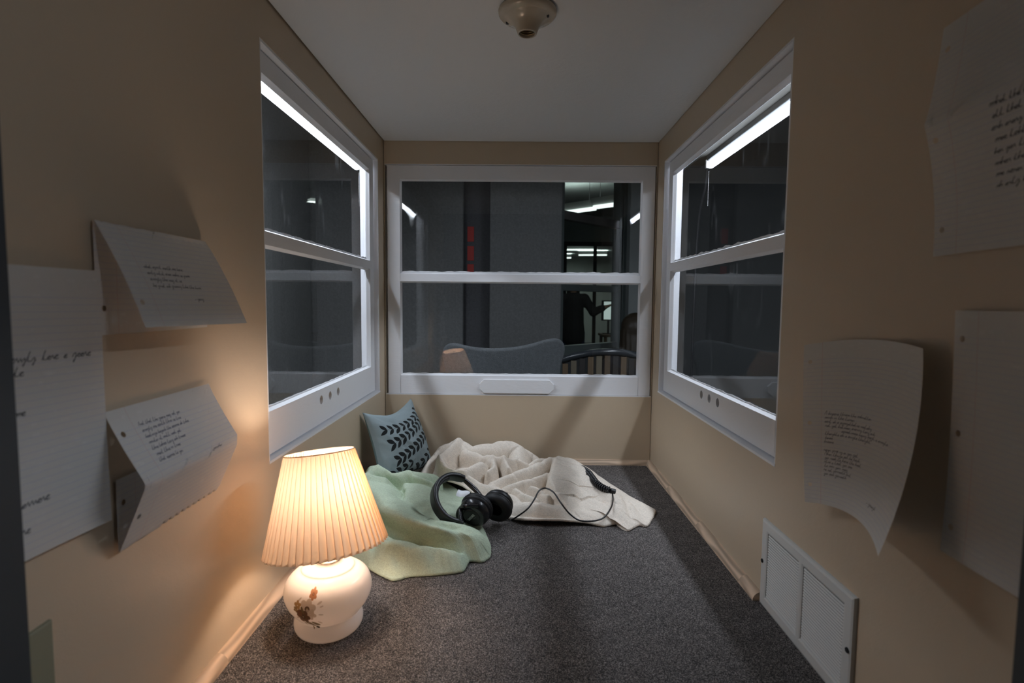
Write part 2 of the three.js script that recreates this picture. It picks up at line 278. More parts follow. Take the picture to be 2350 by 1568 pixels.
// ---------------------------------------------------------------- table lamp
{
  const L = thing('table_lamp', 'lit table lamp with pleated cream shade and white floral base on the carpet', 'lamp', [-0.398, 0, -1.115]);
  // printed spray of brown flowers on the milk glass
  const cv = document.createElement('canvas'); cv.width = 2048; cv.height = 512; const c = cv.getContext('2d');
  c.fillStyle = '#faf6f3'; c.fillRect(0, 0, 2048, 512);
  const petal = (x, y, r, n, col, mid, sq = 1) => { c.fillStyle = col; for (let k = 0; k < n; k++) { const a = k / n * 6.283 + x; c.beginPath(); c.ellipse(x + Math.cos(a) * r * 0.6, y + Math.sin(a) * r * 0.6 * sq, r * 0.52, r * 0.4, a, 0, 6.3); c.fill(); } if (mid) { c.fillStyle = mid; c.beginPath(); c.arc(x, y, r * 0.32, 0, 6.3); c.fill(); c.fillStyle = '#8a7a5c'; c.beginPath(); c.arc(x, y, r * 0.15, 0, 6.3); c.fill(); } };
  const leaf = (x, y, a, l, col) => { c.fillStyle = col; c.beginPath(); c.ellipse(x + Math.cos(a) * l / 2, y + Math.sin(a) * l / 2, l / 2, l * 0.17, a, 0, 6.3); c.fill(); };
  const O = 1024, flower = (f) => f();
  c.translate(O, 280); c.scale(1.35, 1.35); c.translate(-O, -322);
  flower(() => { // the spray: x along the girth, y down the flank
    c.globalAlpha = 0.55; for (const [x, y, a, l] of [[O - 40, 225, 2.4, 26], [O + 55, 250, -0.5, 30], [O + 62, 300, 0.1, 26], [O - 60, 330, 2.9, 26], [O + 52, 345, 0.6, 30], [O + 70, 262, -0.3, 20]]) leaf(x, y, a, l, '#a9998c'); c.globalAlpha = 1;
    c.strokeStyle = '#8a7a58'; c.lineWidth = 3; c.beginPath(); c.moveTo(O + 12, 228); c.quadraticCurveTo(O - 10, 250, O - 22, 300); c.stroke();
    petal(O + 28, 208, 22, 6, '#b07448', '#8c4f2c'); petal(O - 58, 262, 22, 5, '#a8834f', null); petal(O - 70, 285, 16, 5, '#927444', null);
    petal(O + 2, 272, 44, 6, '#c6b7a8', '#5b3f27'); c.globalAlpha = 0.8; petal(O + 18, 300, 30, 5, '#b9a999', null); c.globalAlpha = 1;
    petal(O - 28, 318, 38, 6, '#5f4126', '#3d2715'); petal(O - 48, 300, 18, 5, '#6d4526', null);
    for (const [x, y, a, l] of [[O - 30, 358, 0.4, 44], [O - 6, 352, 0.9, 50], [O + 12, 350, 0.5, 54], [O + 22, 368, 0.2, 40], [O - 42, 356, 1.2, 26], [O - 20, 300, -1.9, 40]]) leaf(x, y, a, l, '#6a5630');
    leaf(O + 18, 388, 0.3, 34, '#4a3a1e'); leaf(O - 2, 385, 1.0, 24, '#7d6a40');
  });
  const tex = new THREE.CanvasTexture(cv); tex.colorSpace = THREE.SRGBColorSpace; tex.wrapS = THREE.RepeatWrapping;
  const glassy = phys({ map: tex, roughness: 0.9, clearcoat: 1.0, clearcoatRoughness: 0.08, transmission: 0.4, thickness: 0 });
  const prof = [[0, 0.002], [0.052, 0.0], [0.064, 0.004], [0.070, 0.014], [0.0705, 0.026], [0.067, 0.036], [0.0655, 0.041], [0.073, 0.050], [0.0825, 0.064], [0.0885, 0.080], [0.0895, 0.093], [0.086, 0.107], [0.078, 0.119], [0.066, 0.1285], [0.056, 0.1335], [0.0535, 0.1365], [0.050, 0.1385], [0.040, 0.1425], [0.031, 0.1455], [0.0275, 0.149], [0.026, 0.152]].map((p) => new THREE.Vector2(p[0], p[1]));
  const sm = new THREE.SplineCurve(prof).getPoints(110); for (const q of sm) q.x = Math.max(q.x, 0.0001);
  const bg = new THREE.LatheGeometry(sm, 96); { const p = bg.attributes.position, uv = bg.attributes.uv; for (let i = 0; i < p.count; i++) uv.setY(i, (p.getY(i)) / 0.155); }
  const base = part('base', bg, glassy, L); base.rotation.y = 3.0;
  const brass = std({ color: lin(0.75, 0.72, 0.66), roughness: 0.22, metalness: 1 });
  const cap = new THREE.LatheGeometry([[0.0001, 0.158], [0.018, 0.158], [0.0255, 0.1555], [0.0275, 0.1525], [0.0275, 0.150], [0.024, 0.150]].map((p) => new THREE.Vector2(...p)), 40); part('neck_cap', cap, brass, L);
  part('socket', new THREE.LatheGeometry([[0.0001, 0.156], [0.010, 0.156], [0.010, 0.192], [0.017, 0.198], [0.0175, 0.245], [0.015, 0.247], [0.0001, 0.240]].map((p) => new THREE.Vector2(...p)), 28), brass, L);
  const S = new THREE.Group(); S.name = 'shade_assembly'; S.rotation.set(-0.15, 0, 0.118); S.position.set(0.004, 0.157, 0.012); L.add(S);
  // pleated shade: knife pleats, each strip tucked under the edge of the next
  const N = 52, rows = 8, rt = 0.0705, rb = 0.1235, h0 = 0.026, h1 = 0.224, pos = [], idx = [], uvs = [], PT = [[0.0, -0.35], [0.5, 0.05], [1.0, 0.5], [1.13, 0.55], [1.135, 0.42], [1.0, -0.2]];
  for (let j = 0; j <= rows; j++) { const v = j / rows, R = rb + (rt - rb) * v, y = h0 + (h1 - h0) * v, A = 0.0058 * (1 - 0.35 * v);
    for (let k = 0; k < N; k++) for (const [f, a] of PT) { const th = (k + f) / N * Math.PI * 2, r = R + A * a; pos.push(r * Math.cos(th), y, r * Math.sin(th)); uvs.push((k + f) / N, v); } }
  const C = N * PT.length; for (let j = 0; j < rows; j++) for (let k = 0; k < C; k++) { const a = j * C + k, b = j * C + (k + 1) % C; idx.push(a, a + C, b, b, a + C, b + C); }
  let sg = new THREE.BufferGeometry(); sg.setAttribute('position', new THREE.Float32BufferAttribute(pos, 3)); sg.setAttribute('uv', new THREE.Float32BufferAttribute(uvs, 2)); sg.setIndex(idx); sg = toCreasedNormals(sg, 0.35);
  const shadeMat = phys({ color: lin(0.90, 0.71, 0.53), roughness: 1, transmission: 0.17, thickness: 0, specularIntensity: 0.1 });
  const shade = part('pleated_shade', sg, shadeMat, S);
  const ring = (r, y, t) => { const g = new THREE.TorusGeometry(r, t, 8, 64); g.rotateX(Math.PI / 2); g.translate(0, y, 0); return g; };
  const trim = std({ color: lin(0.8, 0.72, 0.58), roughness: 0.8 });
  part('top_ring', ring(rt + 0.001, h1 - 0.0005, 0.0014), shadeMat, S); part('bottom_ring', ring(rb - 0.004, h0 + 0.004, 0.0014), trim, S);
  const sp = []; for (let k = 0; k < 3; k++) { const g = new THREE.CylinderGeometry(0.0016, 0.0016, rt, 6); g.rotateZ(Math.PI / 2); g.translate(rt / 2, h1 - 0.010, 0); g.rotateY(k * 2.094 + 0.4); sp.push(g); } sp.push(new THREE.CylinderGeometry(0.009, 0.009, 0.003, 16).translate(0, h1 - 0.010, 0));
  part('spider', mergeGeometries(sp.map((g) => g.index ? g.toNonIndexed() : g)), brass, S);
  const bulbG = new THREE.LatheGeometry([[0.0001, 0.045], [0.016, 0.041], [0.026, 0.030], [0.030, 0.014], [0.029, 0.0], [0.024, -0.016], [0.016, -0.03], [0.0125, -0.042], [0.012, -0.055], [0.0001, -0.055]].map((p) => new THREE.Vector2(p[0], p[1])), 24);
  const bulb = part('bulb', bulbG, std({ color: lin(0.9, 0.85, 0.75), emissive: BULB_COLOR, emissiveIntensity: 2 }), L); bulb.position.set(0, 0.298, 0);
  const pl = new THREE.PointLight(BULB_COLOR, BULB_LIGHT, 0, 2); pl.position.set(0, 0.300, 0); pl.castShadow = true; pl.shadow.radius = 1.2; L.add(pl);
}

// ---------------------------------------------------------------- vent grille at the foot of the right wall
{
  const Vn = thing('vent_grille', 'white steel wall vent with two columns of louvers near the floor', 'vent', [XR, 0, -1.0655]);
  const W = 0.347, h0 = -0.001, h1 = 0.204, t = 0.008; // local: x into the wall, z along the wall
  const s = new THREE.Shape(); s.moveTo(-W / 2, h0); s.lineTo(W / 2, h0); s.lineTo(W / 2, h1); s.lineTo(-W / 2, h1); s.closePath();
  const cols = [[-0.143, -0.0105], [0.0105, 0.143]], y0 = 0.028, y1 = 0.176;
  for (const [a, b] of cols) { const p = new THREE.Path(); p.moveTo(a, y0); p.lineTo(a, y1); p.lineTo(b, y1); p.lineTo(b, y0); p.closePath(); s.holes.push(p); }
  const g = new THREE.ExtrudeGeometry(s, { depth: 0.003, bevelEnabled: true, bevelSize: 0.006, bevelThickness: 0.005, bevelOffset: -0.006, bevelSegments: 2 });
  g.rotateY(-Math.PI / 2); // (u, v, d) -> (-d, v, u)
  part('frame', metreUV(g), M.paintedMetal, Vn);
  part('gap_shade_sheet', box(0.0, 0.0, 0, 0, 0, 0).scale(1, 1, 1) && box(-0.0012, -0.0004, y0 - 0.004, y1 + 0.004, -0.147, 0.147), M.dark, Vn);  // dark sheet whose colour stands in for the shade between the louvers
  const n = 25, pitch = (y1 - y0) / n, lv = new Map();
  for (const [a, b] of cols) for (let k = 0; k < n; k++) {
    const key = (b - a).toFixed(4); if (!lv.has(key)) { const q = new THREE.BoxGeometry(0.0008, pitch * 0.64, b - a); q.rotateZ(-0.4); lv.set(key, q); }
    const m = part('louver', lv.get(key), M.paintedMetal, Vn); m.position.set(-0.0052, y0 + pitch * (k + 0.5), (a + b) / 2);
  }
  for (const sgn of [-1, 1]) { const q = new THREE.CylinderGeometry(0.0045, 0.005, 0.003, 14); q.rotateZ(Math.PI / 2); q.translate(-0.0085, 0.105, sgn * 0.163); part('screw', q, M.rubber, Vn); }
}

// ---------------------------------------------------------------- porcelain lampholder on the ceiling
{
  const F = thing('ceiling_lampholder', 'empty cream porcelain lampholder screwed to the ceiling', 'lampholder', [0.0165, H, -1.300]);
  const por = phys({ color: lin(0.50, 0.43, 0.33), roughness: 0.25, clearcoat: 0.5 });
  const pts = [[0.0001, -0.001], [0.066, -0.001], [0.0675, -0.004], [0.067, -0.010], [0.062, -0.015], [0.053, -0.018], [0.0505, -0.020], [0.046, -0.023], [0.037, -0.028], [0.029, -0.036], [0.0245, -0.046], [0.0228, -0.051], [0.0215, -0.0535], [0.0195, -0.054], [0.0185, -0.052], [0.0185, -0.022], [0.0001, -0.022]].map((p) => new THREE.Vector2(p[0], p[1]));
  part('body', new THREE.LatheGeometry(pts.reverse(), 64), por, F);
  const thr = []; for (let k = 0; k < 5; k++) { const g = new THREE.TorusGeometry(0.0172, 0.0014, 6, 32); g.rotateX(Math.PI / 2); g.translate(0, -0.026 - k * 0.0052, 0); thr.push(g); }
  part('socket_thread', mergeGeometries(thr), std({ color: lin(0.35, 0.27, 0.16), roughness: 0.35, metalness: 1 }), F);
  for (const [x, z] of [[-0.046, -0.016], [0.045, 0.015]]) { const g = new THREE.CylinderGeometry(0.0045, 0.0045, 0.012, 12); g.translate(x, -0.0165, z); part('screw', g, M.rubber, F);
    const sl = rbox(-0.009, 0.009, -0.0015, 0.0015, -0.0015, 0.0015, 0.0008); sl.rotateY(0.2); sl.translate(x - Math.sign(x) * 0.011, -0.0225, z); part('slot', sl, M.dark, F); }
}

// ---------------------------------------------------------------- wall box near the entrance
{
  const B = thing('wall_plate', 'olive metal wall plate with a round knockout by the entrance', 'wall plate', [XL, 0.232, -0.5925]);
  const ol = std({ color: lin(0.26, 0.25, 0.17), roughness: 0.6 });
  const s = new THREE.Shape(); s.moveTo(-0.04, -0.075); s.lineTo(0.04, -0.075); s.lineTo(0.04, 0.075); s.lineTo(-0.04, 0.075); s.closePath(); const p = new THREE.Path(); p.absarc(-0.022, 0.046, 0.008, 0, 6.2832, true); s.holes.push(p);
  const g = new THREE.ExtrudeGeometry(s, { depth: 0.003, bevelEnabled: true, bevelSize: 0.002, bevelThickness: 0.002, bevelSegments: 2, bevelOffset: -0.002 }); g.rotateY(Math.PI / 2); part('plate', metreUV(g), ol, B);
  part('knockout', new THREE.CylinderGeometry(0.0085, 0.0085, 0.002, 18).rotateZ(Math.PI / 2).translate(0.0012, 0.046, 0.022), M.dark, B);
}

// ---------------------------------------------------------------- sheets of lined paper pinned to the walls
const scrawl = (c, lines, x, y, step, size, col) => { // hurried joined-up handwriting: humps, loops up and loops down
  c.strokeStyle = col; c.lineWidth = Math.max(1.4, size * 0.058); c.lineCap = 'round'; c.lineJoin = 'round';
  lines.forEach((t, i) => { let px = x + (t.match(/>/g) || []).length * 110 + rr(-5, 5); const by = y + i * step, s = t.replace(/>/g, ''), sl = 0.32;
    for (const word of s.split(' ')) { if (!word) { px += size * 0.25; continue; } c.beginPath(); c.moveTo(px, by); let wob = rr(-1.5, 1.5);
      const to = (dx, dy, cx, cy) => c.quadraticCurveTo(px + cx - cy * -sl, by + wob - cy, px + dx - dy * -sl, by + wob - dy);
      for (const ch of word) { const k = size * rr(0.85, 1.15), xh = k * 0.29, w = k * 0.41;
        if ('bdfhklt'.includes(ch) || ch === 'I') { const a = k * 0.68; to(w * 0.35, a, w * 0.1, a * 0.4); to(w * 0.3, 0, w * 0.02, a * 0.7); if (ch !== 't' && ch !== 'l') { to(w * 0.9, xh * 0.7, w * 0.5, xh * 1.2); } to(w * 1.05, 0, w * 0.95, 0); px += w * 1.1; }
        else if ('gjpqy'.includes(ch)) { to(w * 0.6, xh, 0, xh); to(w * 0.5, -k * 0.36, w * 0.75, -k * 0.1); to(w * 0.95, xh * 0.3, w * 0.05, -k * 0.40); px += w * 1.0; }
        else if ('mw'.includes(ch)) { for (let q = 0; q < 3; q++) { to(w * 0.3, xh, 0, xh * 0.8); to(w * 0.5, 0, w * 0.5, xh * 0.6); px += w * 0.5; } }
        else if ('aceos'.includes(ch)) { to(w * 0.75, xh * 0.85, w * 0.1, xh * 1.2); to(w * 0.3, 0, 0, xh * 0.2); to(w * 0.9, xh * 0.15, w * 0.6, -xh * 0.2); px += w * 0.9; }
        else if (/[A-Z]/.test(ch)) { const a = k * 0.8; to(w * 0.5, a, 0, a * 0.6); to(w, 0, w * 0.8, a * 0.5); px += w * 1.15; }
        else if (ch === '-') { to(w, xh * 0.5, w * 0.5, xh * 0.5); px += w * 1.2; }
        else { to(w * 0.35, xh, 0, xh * 0.7); to(w * 0.75, 0, w * 0.5, xh * 0.2); px += w * 0.8; } }
      c.stroke(); px += size * 0.30; } });
};
function paperTex(lines, o = {}) {
  const cv = document.createElement('canvas'); cv.width = 792; cv.height = 1024; const c = cv.getContext('2d');
  c.fillStyle = '#dedcd8'; c.fillRect(0, 0, 792, 1024);
  for (let i = 0; i < 500; i++) { c.fillStyle = `rgba(${rnd() < 0.5 ? '255,255,255' : '210,208,200'},0.12)`; c.fillRect(rr(0, 792), rr(0, 1024), rr(4, 40), rr(2, 14)); }
  c.strokeStyle = o.rule || '#c9c9d6'; c.lineWidth = 2.0; for (let y = 110; y < 1010; y += 26) { c.beginPath(); c.moveTo(0, y); c.lineTo(792, y); c.stroke(); }
  c.strokeStyle = '#d7b9b9'; c.lineWidth = 2; c.beginPath(); c.moveTo(118, 0); c.lineTo(118, 1024); c.stroke();
  scrawl(c, lines, o.x ?? 135, o.y ?? 400, o.step ?? 27, o.size ?? 25, o.ink || '#2c2b38');
  const t = new THREE.CanvasTexture(cv); t.colorSpace = THREE.SRGBColorSpace; return t;
}
const sheetFlat = (() => { // a letter sheet in (s, t), three holes down its left edge, finely cut so that it can bend
  const s = new THREE.Shape(); s.moveTo(0, 0); s.lineTo(1, 0); s.lineTo(1, 1); s.lineTo(0, 1); s.closePath();
  for (const t of [0.115, 0.5, 0.885]) { const p = new THREE.Path(); p.absellipse(0.052, t, 0.0165, 0.0128, 0, 6.2832, true); s.holes.push(p); }
  let g = new THREE.ShapeGeometry(s, 8); g = g.toNonIndexed(); return new TessellateModifier(0.022, 9).modify(g);
})();
function sheet(map, fn, label, ink) {
  let g = sheetFlat.clone(); const p = g.attributes.position, uv = new Float32Array(p.count * 2);
  for (let i = 0; i < p.count; i++) { const s = p.getX(i), t = p.getY(i); uv[2 * i] = s; uv[2 * i + 1] = t; const q = fn(s, t); p.setXYZ(i, q.x, q.y, q.z); }
  g.deleteAttribute('normal'); g.setAttribute('uv', new THREE.BufferAttribute(uv, 2)); g = mergeVertices(g, 1e-5); g.computeVertexNormals();
  return single('paper_sheet', g, phys({ map, roughness: 0.85, transmission: 0.22, thickness: 0, specularIntensity: 0.2 }), label, 'paper', 'handwritten sheets pinned to the walls');
}
const PW = 0.259, PH = 0.335;
// nearest sheet on the left, flat against the wall
sheet(paperTex(['amoungly  love  a  years', 'wills', '', '', 'forms', '', '', '', '', '', '', 'to  anxious', '', 'alone'], { x: 330, y: 335, step: 46, size: 46, ink: '#2c2e36' }),
  (s, t) => V(XL + 0.006 + 0.006 * Math.pow(1 - t, 2) + 0.004 * s * s + 0.002 * Math.sin(5 * s), 0.395 + t * 0.342 + 0.012 * (1 - s) * (1 - t), -0.47 - s * PW + 0.006 * (1 - t)), 'lined sheet lying flat on the wall, nearest the entrance on the lamp side');
// tent-folded sheet: its back half on the wall, the front half swinging out
{
  const tex = paperTex(['what spirit would we have', 'early until ones make us grow', 'simply the way it is', 'be quiet and growing like the drum', '', '>>      - jenny'], { x: 150, y: 735, step: 31, size: 27 });
  const fold = 0.805;
  sheet(tex, (s, t) => { const z = -0.725 - s * PW, x = t - 0.5, soft = Math.sqrt(x * x + 0.00025), d = soft - x, b = soft + x - 0.0158; // d grows over the front half, b over the back half
    const drop = x < 0 ? 2 * (soft - 0.0158) * 0.152 : 2 * (soft - 0.0158) * 0.160;
    return V(XL + 0.004 + d * 0.068 + 0.004 * Math.sin(d * Math.PI) + 0.004 * d * s + (x > 0 ? 0.002 * Math.sin(s * 3) * Math.min(1, b * 6) : 0), fold - drop + 0.004 * (1 - s) * d, z + 0.006 * d * (0.5 - s)); }, 'tent-folded lined sheet with four written lines, upper of the pair left of the lamp');
}
// sheet folded in three: the upper third leans out, the crease stands off the wall
{
  const tex = paperTex(['Just that the years may not you', 'simply we could this is true', 'feelings beyond the seems of life', 'winter it will rest yet', 'this takes long and times', 'want this in time', 'that seems to you', '', '>>>      - jonathan'], { x: 150, y: 105, step: 29, size: 26, ink: '#2a2a44' });
  const K = [[0, 0.006, 0.546, 0], [0.335, 0.061, 0.443, 0], [0.67, 0.009, 0.337, -0.012], [1, 0.005, 0.445, -0.018]]; // down the sheet: stand-off, height, shift
  sheet(tex, (s, t) => { const d = 1 - t, at = (q) => { let i = q < K[1][0] ? 0 : q < K[2][0] ? 1 : 2; const f = (q - K[i][0]) / (K[i + 1][0] - K[i][0]), e = i === 0 ? Math.pow(Math.max(0, f), 1.15) : f; return [K[i][1] + (K[i + 1][1] - K[i][1]) * e, K[i][2] + (K[i + 1][2] - K[i][2]) * f, K[i][3] + (K[i + 1][3] - K[i][3]) * f]; };
    let a = [0, 0, 0]; for (let k = -3; k <= 3; k++) { const v = at(Math.max(0, Math.min(1, d + k * 0.006))); for (let m = 0; m < 3; m++) a[m] += v[m] / 7; }
    return V(XL + a[0], a[1] + 0.002 * s, -0.727 - s * 0.252 + a[2]); }, 'three-fold lined sheet with blue ink, its crease standing off the wall beside the lamp');
}
// curling sheet on the right wall, from a grid of three by three
{
  const q = [[V(0.548, 0.328, -1.007), V(0.556, 0.354, -0.878), V(0.485, 0.366, -0.706)], [V(0.545, 0.477, -1.021), V(0.562, 0.500, -0.872), V(0.535, 0.502, -0.723)], [V(0.553, 0.623, -1.046), V(0.578, 0.644, -0.904), V(0.557, 0.642, -0.746)]];
  const w = (t) => [(1 - t) * (1 - 2 * t), 4 * t * (1 - t), t * (2 * t - 1)];
  const tex = paperTex(['A breeze threw the whistler', 'wind in the tower', 'sort of a sympathetic melody', 'not yet between evening long and', '>sometimes being kept a simple', 'thoughts of a single thought', 'force', 'breeze', '', 'never give up on you yet', 'When things can be hard', 'you need to have the best', "it's a test you see", 'to win your way', 'is not yourself but', 'you see yourself', '', '', '>>>     - joseph'], { x: 140, y: 455, step: 25, size: 29, ink: '#45414c' });
  sheet(tex, (s, t) => { const a = w(s), b = w(t), o = V(0, 0, 0); for (let j = 0; j < 3; j++) for (let i = 0; i < 3; i++) o.addScaledVector(q[j][i], a[i] * b[j]); return o; }, 'curling lined sheet covered with writing, above the vent');
}
// creased sheet high on the right wall
{
  const tex = paperTex(['what the body keeps of', 'all that we saw here', 'and every single thing', 'was left in the room', 'for you to find again', 'when the day is over', 'we never were alone', 'if only for a while'], { x: 300, y: 470, step: 44, size: 36, ink: '#24242a' });
  sheet(tex, (s, t) => { const z = -0.775 + s * PW; if (t > 0.58) { const k = (t - 0.58) / 0.42; return V(0.545 + 0.034 * Math.pow(k, 0.8), 0.944 + 0.135 * k + 0.012 * s, z + 0.021 * (1 - k) + 0.01 * s); }
    const k = t / 0.58; return V(0.579 - 0.034 * Math.pow(k, 2.2), 0.769 + 0.175 * k + 0.004 * s, z + 0.007 + 0.014 * Math.pow(k, 2)); }, 'creased lined sheet, highest on the wall with the vent');
}
sheet(paperTex([], { rule: '#cfcfd8' }), (s, t) => V(0.578 - 0.004 * Math.sin(s * 3) - 0.01 * Math.pow(1 - t, 3), 0.375 + 0.32 * t, -0.722 + 0.014 * (1 - t) + s * PW), 'blank lined sheet low on the wall, nearest the entrance on the vent side');

// ---------------------------------------------------------------- outside the booth
const GY = -0.75, CY = 2.35;
struct('floor_outside', metreUV(box(-4, 5, GY - 0.05, GY, 3, -20)), M.roomDark, 'dark floor of the hall outside', 'floor');
struct('ceiling_outside', metreUV(box(-4, 5, CY, CY + 0.05, 3, -20)), M.roomWall, 'grey ceiling of the hall outside', 'ceiling');
struct('wall_outer_left', metreUV(box(-4.1, -4, GY, CY, 3, -20)), M.roomDark, 'dark wall of the hall', 'wall');
struct('wall_outer_right', metreUV(box(5, 5.1, GY, CY, 3, -20)), M.roomDark, 'dark wall of the hall on the vent side', 'wall');
struct('wall_near', metreUV(box(-4, 5, GY, CY, 3, 3.1)), M.roomDark, 'dark wall behind the camera', 'wall');
struct('wall_far', metreUV(box(-4, 5, GY, CY, -20, -20.1)), M.roomPale, 'pale far wall of the last room', 'wall');
// platform under the booth and the dark entrance posts
struct('trim_2', metreUV(box(XL - TH, XR + TH, GY, -0.021, 0.4, -D - TH)), M.roomDark, 'dark plinth under the booth', 'plinth');
{
  const d = struct('door_1', null, null, 'dark frame of the booth entrance', 'door');
  part('jamb', metreUV(box(-0.66, -0.4715, -0.019, H + 0.05, -0.46, -0.5)), M.darkFrame, d);
  part('jamb', metreUV(box(0.478, 0.67, -0.019, H + 0.05, -0.46, -0.5)), M.darkFrame, d);
}
// cloth-covered screens
function screen(name, geo, mat, label) { const g = thing(name, label, 'screen'); part('cloth_panel', metreUV(geo), mat, g); return g; }
screen('cloth_screen', rbox(-1.75, -0.42, GY, 2.2, -4.2, -4.26, 0.01), M.fabric, 'grey cloth screen beyond the far window, left of the red cards');
screen('cloth_screen', rbox(-0.215, 0.335, GY, 2.2, -4.17, -4.25, 0.01), M.fabric, 'grey cloth screen beyond the far window, right of the red cards');
screen('cloth_screen', rbox(-0.44, -0.20, GY, 2.2, -4.29, -4.33, 0.01), M.fabricDark, 'narrow dark cloth screen holding the red cards');
screen('cloth_screen', rbox(-1.62, -1.56, GY, 2.2, -0.2, -4.1, 0.01), M.fabric, 'long grey cloth screen outside the window behind the lamp');
for (const [y0, y1, w] of [[1.172, 1.289, 'top'], [1.024, 1.137, 'middle'], [0.880, 0.997, 'lower']]) single('red_card', rbox(-0.397, -0.345, y0, y1, -4.286, -4.291, 0.002), M.red, `red card on the narrow dark screen, ${w} of the column`, 'card', 'red cards beyond the far window');
// glazed partition running back to the right
{
  const P = thing('glazed_partition', 'green-grey metal framed glass partition beyond the far window', 'partition', [0.345, 0, -4.45]); P.rotation.y = Math.atan2(0.6, 0.6);
  const Lp = 0.86;
  part('post', rbox(-0.03, 0.0, GY, CY, -0.04, 0.04, 0.004), M.alu, P); part('post', rbox(Lp - 0.085, Lp - 0.045, GY, CY, -0.04, 0.04, 0.004), M.alu, P); part('post', rbox(Lp - 0.02, Lp + 0.045, GY, CY, -0.04, 0.04, 0.004), M.alu, P);
  part('top_beam', rbox(0, Lp - 0.03, 1.375, 1.445, -0.035, 0.035, 0.004), std({ color: lin(0.16, 0.15, 0.14), roughness: 0.6 }), P);
  part('middle_beam', rbox(0, Lp - 0.05, 0.80, 0.855, -0.03, 0.03, 0.004), M.alu, P); part('bottom_beam', rbox(0, Lp - 0.05, 0.265, 0.345, -0.035, 0.035, 0.004), M.alu, P);
  for (const [a, b] of [[0.345, 0.80], [0.855, 1.375], [1.445, CY]]) { const g = new THREE.PlaneGeometry(Lp - 0.08, b - a); g.translate(Lp / 2 - 0.04, (a + b) / 2, 0); part('pane', g, M.glass, P); }
  part('plinth', rbox(0, Lp - 0.05, GY, 0.265, -0.02, 0.02, 0.004), M.roomDark, P);
}
struct('wall_outside_column', metreUV(box(1.0, 1.10, GY, CY, -4.9, -5.05)), M.roomWall, 'grey wall edge beside the glass partition', 'wall');
struct('wall_outside_dark', metreUV(box(1.10, 2.6, GY, CY, -4.8, -4.9)), M.roomDark, 'dark wall right of the glass partition', 'wall');
// rooms beyond: a wall with a wide opening, then a lit room
{
  const s = new THREE.Shape(); s.moveTo(-4, GY); s.lineTo(5, GY); s.lineTo(5, CY); s.lineTo(-4, CY); s.closePath(); const h = new THREE.Path(); h.moveTo(0.9, GY + 0.02); h.lineTo(0.9, 1.80); h.lineTo(2.2, 1.80); h.lineTo(2.2, GY + 0.02); h.closePath(); s.holes.push(h);
  const g = new THREE.ExtrudeGeometry(s, { depth: 0.15, bevelEnabled: false }); g.translate(0, 0, -10.6); struct('wall_middle', metreUV(g), M.roomWall, 'grey wall with a wide opening two rooms away', 'wall');
  const f = thing('opening_frame', 'dark frame around the opening two rooms away', 'frame');
  part('header', rbox(0.86, 2.24, 1.78, 1.86, -10.38, -10.45, 0.005), M.dark, f); part('jamb', rbox(0.86, 0.93, GY, 1.8, -10.38, -10.45, 0.005), M.dark, f); part('mullion', rbox(1.44, 1.50, GY, 1.8, -10.38, -10.45, 0.005), M.dark, f);
}
M.fixture = std({ color: lin(0.85, 0.87, 0.85), roughness: 0.6 });
M.fixtureGlow = std({ color: lin(0.9, 0.9, 0.9), emissive: lin(0.86, 1.0, 0.94), emissiveIntensity: 1.6 });
function ceilingLight(x, y, z, len, turn, label, power) {
  const f = thing('ceiling_light', label, 'ceiling light', [x, y, z], 'ceiling lights in the rooms beyond'); f.rotation.y = turn;
  const s = new THREE.Shape(); s.moveTo(-0.10, 0.09); s.lineTo(0.10, 0.09); s.lineTo(0.05, 0); s.lineTo(-0.05, 0); s.closePath();
  const g = new THREE.ExtrudeGeometry(s, { depth: len, bevelEnabled: false }); g.translate(0, 0, -len / 2); part('housing', metreUV(g), M.fixture, f);
  part('diffuser', rbox(-0.06, 0.06, -0.03, 0.001, -len / 2 + 0.01, len / 2 - 0.01, 0.01), M.fixtureGlow, f);
  for (const k of [-1, 1]) part('hanger', box(-0.002, 0.002, 0.09, CY - y, k * len * 0.35 - 0.002, k * len * 0.35 + 0.002), M.dark, f);
  const l = new THREE.RectAreaLight(lin(0.86, 1.0, 0.94), power, 0.12, len); l.rotation.x = -Math.PI / 2; l.position.set(0, -0.035, 0); f.add(l);
  const u = new THREE.RectAreaLight(lin(0.86, 1.0, 0.94), power * 0.6, 0.18, len); u.rotation.x = Math.PI / 2; u.position.set(0, 0.095, 0); f.add(u);  // added upward light to brighten the ceiling; the housing top has no lamp
}
ceilingLight(0.80, 1.98, -7.60, 0.62, 0.82, 'ceiling light beyond the glass partition, left of the pair', CEILING_LIGHT);
ceilingLight(1.22, 1.98, -7.10, 0.58, 0.82, 'ceiling light beyond the glass partition, right of the pair', CEILING_LIGHT);
ceilingLight(1.80, 2.22, -15.5, 0.9, 1.45, 'brightest ceiling light in the far room', CEILING_LIGHT * 3);
ceilingLight(2.35, 2.22, -17.2, 0.9, 1.45, 'ceiling light in the far room, behind the mullion', CEILING_LIGHT * 2);
ceilingLight(1.35, 2.22, -18.4, 0.9, 1.45, 'faint ceiling light in the far room, at the left', CEILING_LIGHT * 2);
